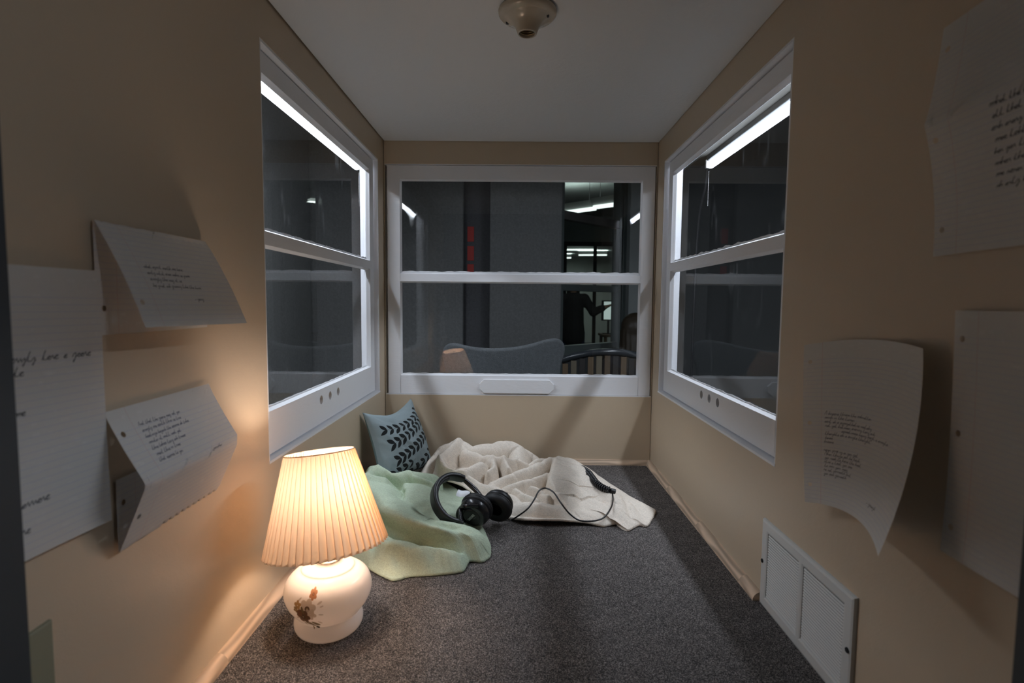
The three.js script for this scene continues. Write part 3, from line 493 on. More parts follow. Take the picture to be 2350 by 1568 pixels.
// things in the far rooms
{
  const wood = std({ color: lin(0.20, 0.13, 0.07), roughness: 0.7 });
  const d = thing('desk', 'brown desk seen small through the glass partition', 'desk', [1.95, GY, -9.75]); part('desk_top', rbox(-0.45, 0.45, 0.86, 0.90, -0.3, 0.3, 0.008), wood, d); for (const [x, z] of [[-0.4, -0.25], [0.4, -0.25], [-0.4, 0.25], [0.4, 0.25]]) part('leg', rbox(x - 0.025, x + 0.025, 0, 0.86, z - 0.025, z + 0.025, 0.004), wood, d);
  const m = thing('monitor', 'small bright white screen on the desk', 'monitor', [1.64, GY + 0.90, -9.75]); part('foot', rbox(-0.1, 0.1, 0, 0.015, -0.06, 0.06, 0.004), M.dark, m); part('stem', rbox(-0.02, 0.02, 0.015, 0.26, -0.02, 0.0, 0.004), M.dark, m); part('housing', rbox(-0.13, 0.13, 0.24, 0.60, -0.02, 0.01, 0.006), M.dark, m); part('screen', rbox(-0.09, 0.11, 0.26, 0.58, 0.008, 0.0125, 0.002), std({ color: lin(0.8, 0.9, 0.88), emissive: lin(0.75, 0.95, 0.9), emissiveIntensity: 0.45 }), m);
  const bx = (x, y, z, w, h, n, label, tape = true) => { const b = thing('cardboard_box', label, 'box', [x, y, z], 'boxes beyond the glass partition'); const cb = std({ color: lin(0.24, 0.16, 0.09), roughness: 0.9 }); part('carton', rbox(-w / 2, w / 2, 0, h, -0.15, 0.15, 0.005), cb, b); part('tape', rbox(-0.025, 0.025, h - 0.08, h + 0.002, -0.152, 0.152, 0.001), std({ color: lin(0.35, 0.27, 0.16), roughness: 0.4 }), b); };
  bx(2.2, GY + 0.90, -9.75, 0.22, 0.34, 0, 'cardboard box standing on the desk'); bx(1.45, GY, -8.6, 0.4, 0.62, 1, 'cardboard box on the floor before the desk');
}
// lounge chair with a winged back, seen from behind
{
  const Ch = thing('lounge_chair', 'blue-grey upholstered wing chair standing just outside the far window', 'chair', [-0.075, 0, -2.82]);
  const s = new THREE.Shape(); s.moveTo(-0.22, -0.45); s.bezierCurveTo(-0.34, -0.2, -0.30, 0.28, -0.335, 0.38); s.bezierCurveTo(-0.355, 0.45, -0.30, 0.485, -0.235, 0.470); s.bezierCurveTo(-0.14, 0.452, -0.02, 0.452, 0.10, 0.472); s.bezierCurveTo(0.19, 0.487, 0.25, 0.515, 0.30, 0.500); s.bezierCurveTo(0.35, 0.480, 0.345, 0.43, 0.325, 0.38); s.bezierCurveTo(0.28, 0.28, 0.34, -0.2, 0.22, -0.45); s.closePath();
  let g = new THREE.ExtrudeGeometry(s, { depth: 0.03, bevelEnabled: true, bevelThickness: 0.02, bevelSize: 0.016, bevelOffset: -0.014, bevelSegments: 5, curveSegments: 18 });
  g.deleteAttribute('uv'); g.deleteAttribute('normal'); g = new TessellateModifier(0.05, 6).modify(g.index ? g.toNonIndexed() : g);
  const p = g.attributes.position; for (let i = 0; i < p.count; i++) { const x = p.getX(i), y = p.getY(i); p.setZ(i, p.getZ(i) - 1.9 * x * x + 0.10 * (y - 0.5) * 0.5 + 0.012 * Math.sin(x * 9)); }
  g = mergeVertices(g, 1e-4); g.computeVertexNormals(); { const q = g.attributes.position, uv = new Float32Array(q.count * 2); for (let i = 0; i < q.count; i++) { uv[2 * i] = q.getX(i); uv[2 * i + 1] = q.getY(i); } g.setAttribute('uv', new THREE.BufferAttribute(uv, 2)); }
  part('winged_back', g, M.chair, Ch);
  part('seat', metreUV(rbox(-0.26, 0.26, -0.42, -0.24, -0.62, -0.06, 0.05, 4)), M.chair, Ch);
  for (const [x, z] of [[-0.2, -0.12], [0.2, -0.12], [-0.2, -0.55], [0.2, -0.55]]) { const q = new THREE.CylinderGeometry(0.016, 0.01, 0.34, 12); q.translate(x, -0.58, z); part('leg', q, M.dark, Ch); }
}
// slatted bench with a bowed top rail
{
  const B = thing('slat_bench', 'bench with a bowed dark rail and wooden slats, right of the wing chair', 'bench', [0.55, 0, -3.4]);
  const arc = (x) => 0.405 - 0.95 * x * x, pl = (x) => 0.12 - 0.9 * x * x;
  const pts = []; for (let k = 0; k <= 12; k++) { const x = -0.27 + 0.62 * k / 12; pts.push(V(x, arc(x * 0.9 - 0.01), pl(x))); }
  part('top_rail', new THREE.TubeGeometry(new THREE.CatmullRomCurve3(pts), 40, 0.022, 10), std({ color: lin(0.03, 0.035, 0.04), roughness: 0.25 }), B);
  const tones = [lin(0.12, 0.08, 0.045), lin(0.025, 0.022, 0.02), lin(0.09, 0.062, 0.038), lin(0.13, 0.11, 0.075)].map((c) => std({ color: c, roughness: 0.6 }));
  for (let k = 0; k < 12; k++) { const x = -0.25 + k * 0.05; const g = rbox(-0.0175, 0.0175, -0.4, arc(x) - 0.02, -0.008, 0.008, 0.003); g.translate(x, 0, pl(x)); part('slat', g, tones[[0, 3, 1, 0, 3, 2, 1, 0, 1, 0, 2, 1][k]], B); }
  part('seat', rbox(-0.27, 0.35, -0.42, -0.36, -0.42, 0.06, 0.01), tones[0], B); for (const [x, z] of [[-0.24, -0.35], [0.3, -0.35], [-0.24, 0], [0.3, 0]]) part('leg', rbox(x - 0.02, x + 0.02, GY, -0.42, z - 0.02, z + 0.02, 0.004), M.dark, B);
}
// two people, each a continuous body from tapered capsules
function blob(caps, lo, hi, res, k = 0.03) { // caps: [a, b, ra, rb]; smooth union meshed on a grid
  const mc = new MarchingCubes(res, new THREE.MeshBasicMaterial(), false, false, 60000), size = Math.max(hi.x - lo.x, hi.y - lo.y, hi.z - lo.z) / 2, c = lo.clone().add(hi).multiplyScalar(0.5), p = V(0, 0, 0), ab = V(0, 0, 0), ap = V(0, 0, 0);
  for (let z = 0; z < res; z++) for (let y = 0; y < res; y++) for (let x = 0; x < res; x++) {
    p.set((x - res / 2) / (res / 2) * size + c.x, (y - res / 2) / (res / 2) * size + c.y, (z - res / 2) / (res / 2) * size + c.z); let d = 1;
    for (const [a, b, ra, rb] of caps) { ab.subVectors(b, a); ap.subVectors(p, a); const t = Math.max(0, Math.min(1, ap.dot(ab) / Math.max(1e-9, ab.lengthSq()))); const e = ap.addScaledVector(ab, -t).length() - (ra + (rb - ra) * t); const h = Math.max(k - Math.abs(d - e), 0) / k; d = Math.min(d, e) - h * h * k * 0.25; }
    mc.field[x + y * res + z * res * res] = -d; }
  mc.isolation = 0; mc.update();
  let g = new THREE.BufferGeometry(); const pa = mc.geometry.drawRange ? mc.positionArray : mc.positionArray; const arr = pa.slice(0, mc.count * 3); for (let i = 0; i < arr.length; i += 3) { arr[i] = arr[i] * size + c.x; arr[i + 1] = arr[i + 1] * size + c.y; arr[i + 2] = arr[i + 2] * size + c.z; }
  g.setAttribute('position', new THREE.BufferAttribute(arr, 3)); g = mergeVertices(g, 1e-5); g.computeVertexNormals(); return g;
}
{
  const skin = std({ color: lin(0.35, 0.22, 0.16), roughness: 0.6 }), coat = std({ color: lin(0.018, 0.016, 0.018), roughness: 0.9 }), jeans = std({ color: lin(0.03, 0.045, 0.09), roughness: 0.9 }), hair = std({ color: lin(0.02, 0.014, 0.01), roughness: 0.6 });
  const A = thing('person', 'standing person in a dark coat and blue jeans, one arm reaching out, beyond the glass', 'person', [0.93, GY, -9.05]);
  const sh = 1.52, hp = 0.98;
  const bones = [[V(0, 1.72, 0), V(0.01, 1.80, -0.01), 0.085, 0.09], [V(0, 1.55, 0), V(0, 1.68, 0), 0.055, 0.05], [V(0, 1.42, 0), V(0, 1.05, 0), 0.13, 0.13], [V(-0.17, sh, 0), V(0.17, sh, 0), 0.06, 0.06],
    [V(-0.19, sh, 0), V(-0.25, 1.24, 0.02), 0.055, 0.045], [V(-0.25, 1.24, 0.02), V(-0.22, 1.02, 0.08), 0.043, 0.033], [V(-0.22, 1.02, 0.08), V(-0.21, 0.91, 0.10), 0.03, 0.02],
    [V(0.19, sh, 0), V(0.32, 1.30, 0.08), 0.055, 0.045], [V(0.32, 1.30, 0.08), V(0.50, 1.38, 0.12), 0.043, 0.033], [V(0.50, 1.38, 0.12), V(0.60, 1.42, 0.13), 0.03, 0.018],
    [V(-0.09, hp, 0), V(-0.11, 0.52, 0.02), 0.095, 0.065], [V(-0.11, 0.52, 0.02), V(-0.12, 0.09, -0.02), 0.065, 0.045], [V(-0.12, 0.05, -0.02), V(-0.13, 0.045, 0.14), 0.045, 0.035],
    [V(0.09, hp, 0), V(0.11, 0.52, 0.02), 0.095, 0.065], [V(0.11, 0.52, 0.02), V(0.12, 0.09, -0.02), 0.065, 0.045], [V(0.12, 0.05, -0.02), V(0.13, 0.045, 0.14), 0.045, 0.035]];
  part('body', blob(bones, V(-1.0, -0.05, -1.0), V(1.0, 1.95, 1.0), 96), skin, A);
  part('coat', blob([[V(0, 1.46, 0), V(0, 0.98, 0), 0.17, 0.185], [V(-0.17, sh, 0), V(0.17, sh, 0), 0.085, 0.085], [V(-0.19, sh, 0), V(-0.26, 1.24, 0.02), 0.08, 0.068], [V(-0.26, 1.24, 0.02), V(-0.225, 1.05, 0.07), 0.066, 0.058], [V(0.19, sh, 0), V(0.325, 1.30, 0.08), 0.08, 0.068], [V(0.325, 1.30, 0.08), V(0.47, 1.37, 0.115), 0.066, 0.056], [V(0, 1.0, 0), V(0, 0.88, 0), 0.185, 0.195]], V(-0.8, 0.6, -0.8), V(0.8, 2.2, 0.8), 64), coat, A);
  part('jeans', blob([[V(0, 0.98, 0), V(0, 0.9, 0), 0.15, 0.14], [V(-0.09, 0.95, 0), V(-0.11, 0.52, 0.02), 0.112, 0.082], [V(-0.11, 0.52, 0.02), V(-0.12, 0.11, -0.02), 0.08, 0.066], [V(0.09, 0.95, 0), V(0.11, 0.52, 0.02), 0.112, 0.082], [V(0.11, 0.52, 0.02), V(0.12, 0.11, -0.02), 0.08, 0.066]], V(-0.6, 0, -0.6), V(0.6, 1.2, 0.6), 64), jeans, A);
  part('hair', blob([[V(0, 1.83, -0.02), V(0, 1.76, -0.05), 0.105, 0.105], [V(-0.04, 1.74, -0.05), V(-0.06, 1.62, -0.05), 0.07, 0.05], [V(0.04, 1.74, -0.05), V(0.06, 1.62, -0.05), 0.07, 0.05]], V(-0.25, 1.5, -0.25), V(0.25, 2.0, 0.25), 40), hair, A);

  const Bp = thing('person', 'seated person with long fair hair, at the right edge of the far window', 'person', [0.885, GY - 0.0, -4.08]);
  const hb = [[V(0, 1.19, 0), V(0, 1.25, 0.0), 0.085, 0.09], [V(0, 1.02, 0), V(0, 1.14, 0), 0.05, 0.05], [V(0, 0.92, 0), V(0, 0.60, -0.02), 0.12, 0.13], [V(-0.15, 0.98, 0), V(0.15, 0.98, 0), 0.055, 0.055], [V(-0.17, 0.98, 0), V(-0.21, 0.73, -0.04), 0.05, 0.042], [V(-0.21, 0.73, -0.04), V(-0.10, 0.62, -0.24), 0.04, 0.03], [V(0.17, 0.98, 0), V(0.21, 0.73, -0.04), 0.05, 0.042], [V(0.21, 0.73, -0.04), V(0.10, 0.62, -0.24), 0.04, 0.03], [V(-0.09, 0.56, -0.04), V(-0.11, 0.54, -0.46), 0.095, 0.07], [V(-0.11, 0.54, -0.46), V(-0.11, 0.08, -0.44), 0.065, 0.045], [V(-0.11, 0.05, -0.44), V(-0.11, 0.04, -0.58), 0.045, 0.035], [V(0.09, 0.56, -0.04), V(0.11, 0.54, -0.46), 0.095, 0.07], [V(0.11, 0.54, -0.46), V(0.11, 0.08, -0.44), 0.065, 0.045], [V(0.11, 0.05, -0.44), V(0.11, 0.04, -0.58), 0.045, 0.035]];
  part('body', blob(hb, V(-0.75, -0.05, -0.85), V(0.75, 1.45, 0.65), 80), skin, Bp);
  part('jacket', blob([[V(0, 0.93, 0), V(0, 0.52, -0.02), 0.145, 0.16], [V(-0.15, 0.98, 0), V(0.15, 0.98, 0), 0.075, 0.075], [V(-0.17, 0.98, 0), V(-0.215, 0.73, -0.04), 0.072, 0.06], [V(-0.215, 0.73, -0.04), V(-0.12, 0.63, -0.20), 0.058, 0.05], [V(0.17, 0.98, 0), V(0.215, 0.73, -0.04), 0.072, 0.06], [V(0.215, 0.73, -0.04), V(0.12, 0.63, -0.20), 0.058, 0.05]], V(-0.5, 0.25, -0.5), V(0.5, 1.25, 0.5), 56), coat, Bp);
  part('trousers', blob([[V(-0.09, 0.56, -0.02), V(-0.11, 0.54, -0.46), 0.112, 0.086], [V(-0.11, 0.54, -0.46), V(-0.11, 0.11, -0.44), 0.082, 0.062], [V(0.09, 0.56, -0.02), V(0.11, 0.54, -0.46), 0.112, 0.086], [V(0.11, 0.54, -0.46), V(0.11, 0.11, -0.44), 0.082, 0.062]], V(-0.5, -0.1, -0.8), V(0.5, 0.9, 0.2), 56), coat, Bp);
  const fair = std({ color: lin(0.035, 0.025, 0.014), roughness: 0.5 });
  const hh = []; for (let k = 0; k < 11; k++) { const a = -1.9 + k * 0.38, r = 0.088; hh.push([V(Math.sin(a) * r, 1.24, Math.cos(a) * r * 0.9 + 0.01), V(Math.sin(a) * (r + 0.02), 0.86 + 0.05 * Math.sin(k * 2.3), Math.cos(a) * (r + 0.03) + 0.03), 0.024, 0.014]); } hh.push([V(0, 1.28, 0.01), V(0, 1.27, 0.02), 0.103, 0.1]);
  part('hair', blob(hh, V(-0.35, 0.75, -0.35), V(0.35, 1.45, 0.35), 72, 0.012), fair, Bp);
  const st = thing('stool', 'dark stool under the seated person with fair hair', 'stool', [0.885, GY, -4.08]); part('seat', new THREE.CylinderGeometry(0.17, 0.17, 0.04, 32).translate(0, 0.325, 0), M.dark, st); for (let k = 0; k < 4; k++) { const a = k * 1.571 + 0.785; part('leg', new THREE.CylinderGeometry(0.014, 0.014, 0.305, 10).translate(Math.cos(a) * 0.13, 0.1525, Math.sin(a) * 0.13), M.dark, st); }
}
// ---------------------------------------------------------------- blankets
// a ridge: points [x, z, height]; widths on its two sides
function ridge(pts, wl, wr) {
  return (x, z) => { let best = 1e9, hgt = 0, side = 1, end = 0;
    for (let i = 0; i < pts.length - 1; i++) { const [ax, az, ah] = pts[i], [bx, bz, bh] = pts[i + 1], dx = bx - ax, dz = bz - az, l = dx * dx + dz * dz; const t0 = ((x - ax) * dx + (z - az) * dz) / l, t = Math.max(0, Math.min(1, t0)), ex = x - ax - t * dx, ez = z - az - t * dz, d = ex * ex + ez * ez;
      if (d < best) { best = d; hgt = ah + (bh - ah) * t; side = dx * ez - dz * ex; } }
    const w = side > 0 ? wl : wr, d = Math.sqrt(best); return hgt * Math.exp(-Math.pow(d / w, 2)); };
}
// a roll of cloth: steep round flanks, sharp creases where it meets its neighbours
const roll = (pts, wl, wr) => { const f = ridge(pts.map((p) => [p[0], p[1], 1]), wl, wr), g = ridge(pts, 1e3, 1e3); return (x, z) => { const q = -Math.log(Math.max(1e-9, f(x, z))) / 1.5; return q >= 1 ? 0 : g(x, z) * Math.pow(1 - q, 0.55); }; };
function drape(outline, c, height, tile, lean) {
  const curve = new THREE.CatmullRomCurve3(outline.map((p) => V(p[0], p[2], p[1])), true, 'catmullrom', 0.35), NA = 900, NR = 230, pos = [], idx = [], uv = [];
  const B = []; for (let i = 0; i < NA; i++) { const p = curve.getPoint(i / NA); p.x += 0.0022 * fbm(i * 0.16, c[0] * 9, 2, 2); p.z += 0.0022 * fbm(i * 0.16, c[1] * 9, 5, 2); B.push(p); }
  const put = (x, y, z) => { pos.push(x, y, z); uv.push((x + 0.35 * y) / tile, (z - 1.1 * y) / tile); };
  for (let j = 0; j <= NR; j++) { const r = 1 - Math.pow(1 - j / NR, 1.25); for (let i = 0; i < NA; i++) { const b = B[i], x = c[0] + (b.x - c[0]) * r, z = c[1] + (b.z - c[1]) * r, dist = (1 - r) * Math.hypot(b.x - c[0], b.z - c[1]); const k = 1 - Math.exp(-Math.pow(dist / 0.030, 1.25)); const h = height(x, z); const y = b.y + (Math.max(h, 0.008) - b.y) * k + 0.0025 * Math.sqrt(Math.min(1, dist / 0.006)), o = lean(x, y, z); put(x + o[0] * k, y, z + o[1] * k); } }
  for (const [off, dy] of [[0.0015, -0.003], [0.0, -0.006], [-0.012, -0.0065]]) for (let i = 0; i < NA; i++) { const b = B[i], l = Math.hypot(b.x - c[0], b.z - c[1]), r = 1 + off / l; put(c[0] + (b.x - c[0]) * r, Math.max(0.0008, b.y + dy), c[1] + (b.z - c[1]) * r); }
  for (let j = 0; j < NR + 3; j++) for (let i = 0; i < NA; i++) { const a = j * NA + i, b = j * NA + (i + 1) % NA; idx.push(a, b, a + NA, b, b + NA, a + NA); }
  let g = new THREE.BufferGeometry(); g.setAttribute('position', new THREE.Float32BufferAttribute(pos, 3)); g.setAttribute('uv', new THREE.Float32BufferAttribute(uv, 2)); g.setIndex(idx); g.computeVertexNormals();
  const n = g.attributes.normal; let s = 0; for (let i = 0; i < NA * NR; i += 37) s += n.getY(i); if (s < 0) { for (let i = 0; i < idx.length; i += 3) { const t = idx[i]; idx[i] = idx[i + 1]; idx[i + 1] = t; } g.setIndex(idx); g.computeVertexNormals(); }
  return g;
}
const join = (fs) => (x, z) => { let s = 0; for (const f of fs) s += Math.pow(f(x, z), 9); return Math.pow(s, 1 / 9); };
const hump = (cx, cz, sx, sz, h, rot = 0) => (x, z) => { const a = (x - cx) * Math.cos(rot) + (z - cz) * Math.sin(rot), b = -(x - cx) * Math.sin(rot) + (z - cz) * Math.cos(rot); return h * Math.exp(-Math.pow(a * a / (sx * sx) + b * b / (sz * sz), 1.3)); };
// puffy wrinkles with creased valleys, drawn out along a direction
const wrinkles = (x, z, f, a, k, dir = 0.6) => { const wx = x + 0.05 * fbm(x * 6, z * 6, k, 2), wz = z + 0.05 * fbm(x * 6 + 9, z * 6, k + 3, 2), p = wx * Math.cos(dir) + wz * Math.sin(dir), q = -wx * Math.sin(dir) + wz * Math.cos(dir); return a * (Math.pow(Math.abs(noise.noise(p * f * 0.5, q * f, k)), 0.7) - 0.25) + a * 0.35 * (Math.pow(Math.abs(noise.noise(p * f * 1.3 + 5, q * f * 2.1, k + 8)), 0.7) - 0.25); };
const fleeceMat = (col) => phys({ color: col, map: fleece.map, bumpMap: fleece.bump, bumpScale: 0.0009, roughness: 1, specularIntensity: 0.15 });
{
  const G = thing('green_blanket', 'crumpled sage green fleece blanket on the carpet in front of the pillow', 'blanket');
  const out = [[-0.545, -1.93, 0.05], [-0.475, -1.955, 0.07], [-0.40, -1.965, 0.06], [-0.335, -1.975, 0.04], [-0.255, -1.985, 0.02], [-0.185, -1.89, 0.012], [-0.125, -1.70, 0.008], [-0.093, -1.60, 0.008], [-0.070, -1.50, 0.008], [-0.068, -1.44, 0.007], [-0.088, -1.408, 0.007], [-0.122, -1.408, 0.008], [-0.136, -1.355, 0.007], [-0.20, -1.335, 0.007], [-0.265, -1.325, 0.007], [-0.305, -1.305, 0.007], [-0.37, -1.35, 0.009], [-0.41, -1.395, 0.007], [-0.46, -1.42, 0.007], [-0.515, -1.52, 0.007], [-0.545, -1.70, 0.007]];
  const top = join([
    roll([[-0.48, -1.76, 0.105], [-0.42, -1.66, 0.118], [-0.35, -1.54, 0.112], [-0.27, -1.475, 0.100], [-0.18, -1.452, 0.084], [-0.105, -1.442, 0.066]], 0.034, 0.085),
    hump(-0.36, -1.74, 0.15, 0.15, 0.088, 0.4), hump(-0.25, -1.68, 0.13, 0.13, 0.050), hump(-0.17, -1.57, 0.08, 0.12, 0.034),
    roll([[-0.50, -1.46, 0.03], [-0.43, -1.40, 0.052], [-0.37, -1.385, 0.070], [-0.31, -1.375, 0.070], [-0.245, -1.37, 0.060], [-0.185, -1.375, 0.058], [-0.148, -1.385, 0.05]], 0.05, 0.05),
    roll([[-0.50, -1.60, 0.06], [-0.43, -1.52, 0.062], [-0.36, -1.44, 0.052], [-0.30, -1.40, 0.05]], 0.035, 0.045),
    roll([[-0.54, -1.86, 0.09], [-0.475, -1.885, 0.122], [-0.425, -1.865, 0.10], [-0.36, -1.885, 0.10], [-0.30, -1.93, 0.075]], 0.03, 0.028), roll([[-0.53, -1.80, 0.10], [-0.48, -1.79, 0.118], [-0.43, -1.80, 0.10]], 0.026, 0.026), roll([[-0.505, -1.90, 0.11], [-0.495, -1.80, 0.118], [-0.49, -1.72, 0.10]], 0.026, 0.03),
    roll([[-0.40, -1.90, 0.095], [-0.34, -1.86, 0.088], [-0.29, -1.84, 0.075]], 0.02, 0.02)]);
  const vl = [ridge([[-0.47, -1.65, 0.5], [-0.40, -1.535, 0.72], [-0.31, -1.442, 0.8], [-0.215, -1.412, 0.75], [-0.155, -1.408, 0.5]], 0.013, 0.018), ridge([[-0.262, -1.525, 0.15], [-0.215, -1.492, 0.3], [-0.172, -1.475, 0.3], [-0.135, -1.462, 0.1]], 0.020, 0.024), ridge([[-0.44, -1.85, 0.5], [-0.40, -1.83, 0.45], [-0.37, -1.77, 0.1]], 0.012, 0.012), ridge([[-0.33, -1.37, 0.0], [-0.302, -1.345, 0.45], [-0.285, -1.31, 0.4]], 0.022, 0.022), ridge([[-0.43, -1.50, 0.3], [-0.385, -1.43, 0.45], [-0.37, -1.36, 0.35]], 0.012, 0.014), ridge([[-0.40, -1.80, 0.25], [-0.36, -1.74, 0.3], [-0.35, -1.66, 0.15]], 0.012, 0.012), ridge([[-0.21, -1.36, 0.3], [-0.185, -1.335, 0.4]], 0.02, 0.02)];
  const geo = drape(out, [-0.31, -1.62], (x, z) => { let h = top(x, z); for (const v of vl) h *= 1 - v(x, z); return h + wrinkles(x, z, 9, 0.010, 1.3, -0.7) * Math.min(1, h / 0.03 + 0.25) + 0.003 * fbm(x * 16, z * 16, 4, 3); }, 0.10, (x, y, z) => { const f = 0.032 * smooth(0.045, 0.105, y); const g = f * (0.65 + 0.35 * smooth(-1.82, -1.74, z)); return [-0.55 * g, 0.83 * g]; }); // the upper folds lean out over the creases
  part('fleece', geo, fleeceMat(lin(0.60, 0.70, 0.53)), G);
  const tg = new THREE.PlaneGeometry(0.040, 0.026, 8, 4); { const p = tg.attributes.position; for (let i = 0; i < p.count; i++) p.setZ(i, 0.003 * Math.sin(p.getX(i) * 160) + 0.002 * Math.cos(p.getY(i) * 200)); tg.computeVertexNormals(); }
  const tag = part('care_tag', tg, std({ color: lin(0.75, 0.77, 0.8), roughness: 0.6, side: THREE.DoubleSide }), G); tag.rotation.set(-1.05, 0, -0.25); tag.position.set(-0.168, 0.088, -1.695);
}
{
  const C = thing('cream_blanket', 'rumpled cream fleece blanket spread along the far wall beside the pillow', 'blanket');
  const out = [[-0.372, -2.02, 0.03], [-0.352, -2.13, 0.06], [-0.315, -2.235, 0.08], [-0.24, -2.275, 0.09], [-0.124, -2.285, 0.07], [-0.008, -2.285, 0.06], [0.10, -2.265, 0.025], [0.207, -2.175, 0.012], [0.283, -2.137, 0.01], [0.363, -2.042, 0.008], [0.417, -1.90, 0.007], [0.466, -1.80, 0.007], [0.468, -1.77, 0.007], [0.416, -1.66, 0.007], [0.388, -1.66, 0.008], [0.345, -1.622, 0.007], [0.322, -1.665, 0.010], [0.276, -1.652, 0.007], [0.225, -1.66, 0.014], [0.150, -1.655, 0.022], [0.079, -1.652, 0.024], [0.02, -1.668, 0.018], [-0.047, -1.722, 0.007], [-0.096, -1.82, 0.008], [-0.196, -1.915, 0.04], [-0.30, -1.97, 0.05]];
  const top = join([
    // arch beside the pillow and the thick loop inside it
    roll([[-0.362, -2.00, 0.055], [-0.348, -2.08, 0.10], [-0.312, -2.15, 0.128], [-0.262, -2.205, 0.130]], 0.026, 0.026),
    roll([[-0.235, -2.205, 0.138], [-0.262, -2.12, 0.128], [-0.288, -2.035, 0.118], [-0.270, -1.965, 0.105], [-0.222, -1.935, 0.094], [-0.165, -1.965, 0.092], [-0.125, -2.02, 0.095]], 0.027, 0.027),
    // back flaps
    roll([[-0.225, -2.21, 0.135], [-0.177, -2.19, 0.108], [-0.097, -2.20, 0.122], [-0.017, -2.228, 0.126], [0.020, -2.20, 0.115], [0.012, -2.13, 0.085]], 0.05, 0.035), roll([[0.03, -2.235, 0.105], [0.075, -2.235, 0.075], [0.11, -2.20, 0.04]], 0.03, 0.03),
    roll([[-0.20, -2.14, 0.105], [-0.14, -2.10, 0.098], [-0.10, -2.06, 0.098]], 0.03, 0.024),
    // pucker in the middle
    roll([[-0.125, -2.06, 0.100], [-0.085, -2.075, 0.106], [-0.045, -2.06, 0.102], [-0.025, -2.0, 0.085]], 0.018, 0.018), roll([[-0.085, -2.075, 0.102], [-0.08, -2.01, 0.086], [-0.10, -1.97, 0.078]], 0.016, 0.016), roll([[-0.045, -2.06, 0.10], [0.0, -2.10, 0.085], [0.04, -2.10, 0.07]], 0.017, 0.017),
    // front flap with the hem
    roll([[-0.245, -1.95, 0.075], [-0.208, -1.935, 0.086], [-0.165, -1.93, 0.066], [-0.114, -1.895, 0.052], [-0.066, -1.885, 0.044]], 0.020, 0.018),
    // two long diagonal ridges
    roll([[-0.084, -1.922, 0.048], [-0.014, -1.945, 0.076], [0.068, -2.005, 0.090], [0.130, -2.085, 0.096], [0.165, -2.11, 0.092]], 0.026, 0.024),
    roll([[-0.05, -1.865, 0.046], [0.026, -1.885, 0.064], [0.085, -1.925, 0.074], [0.115, -1.955, 0.080]], 0.020, 0.020),
    roll([[0.055, -2.11, 0.062], [0.105, -2.15, 0.075], [0.16, -2.165, 0.072]], 0.022, 0.024),
    // big bulge on the right, steep on its left side
    roll([[0.165, -2.11, 0.094], [0.150, -2.03, 0.096], [0.135, -1.94, 0.092], [0.125, -1.85, 0.084], [0.145, -1.76, 0.064], [0.185, -1.70, 0.036]], 0.020, 0.15),
    hump(0.235, -1.93, 0.15, 0.17, 0.064, -0.3), roll([[0.25, -2.02, 0.062], [0.295, -1.90, 0.052], [0.335, -1.78, 0.040], [0.345, -1.68, 0.028]], 0.04, 0.06),
    // lifted lip and folds of the front edge
    roll([[-0.04, -1.74, 0.030], [0.02, -1.715, 0.044], [0.08, -1.705, 0.050], [0.14, -1.695, 0.042], [0.20, -1.678, 0.026]], 0.020, 0.05),
    roll([[0.00, -1.845, 0.050], [0.03, -1.79, 0.054], [0.07, -1.745, 0.052]], 0.016, 0.018), roll([[-0.06, -1.83, 0.046], [-0.01, -1.80, 0.046], [0.01, -1.755, 0.042]], 0.02, 0.018), roll([[0.055, -1.84, 0.056], [0.085, -1.80, 0.060], [0.11, -1.76, 0.058]], 0.016, 0.016),
    roll([[0.375, -1.95, 0.018], [0.425, -1.82, 0.018], [0.435, -1.72, 0.014]], 0.03, 0.04), roll([[0.33, -1.71, 0.034], [0.355, -1.645, 0.022]], 0.02, 0.02),
    hump(-0.18, -2.08, 0.18, 0.13, 0.040), hump(0.02, -1.96, 0.16, 0.20, 0.022), hump(0.30, -1.83, 0.16, 0.17, 0.020)]);
  const vl = [ridge([[-0.248, -2.05, 0.5], [-0.222, -2.05, 0.6], [-0.19, -2.03, 0.35]], 0.018, 0.018), ridge([[-0.315, -2.04, 0.4], [-0.30, -1.985, 0.5]], 0.012, 0.012), ridge([[0.225, -1.79, 0.3], [0.222, -1.73, 0.4], [0.25, -1.70, 0.2]], 0.020, 0.020), ridge([[0.375, -1.84, 0.3], [0.372, -1.74, 0.4], [0.368, -1.67, 0.35]], 0.012, 0.012), ridge([[0.20, -1.90, 0.0], [0.235, -1.83, 0.14], [0.29, -1.80, 0.12]], 0.03, 0.03)];
  const geo = drape(out, [0.03, -1.94], (x, z) => { let h = top(x, z); for (const v of vl) h *= 1 - v(x, z); return h + wrinkles(x, z, 10, 0.016, 5.1, 0.7) * Math.min(1, h / 0.03 + 0.25) + 0.003 * fbm(x * 17, z * 17, 8, 3); }, 0.10, (x, y, z) => { const f = 0.022 * smooth(0.035, 0.115, y); return [-0.1 * f, f]; });
  part('fleece', geo, fleeceMat(lin(0.92, 0.82, 0.71)), C);
}

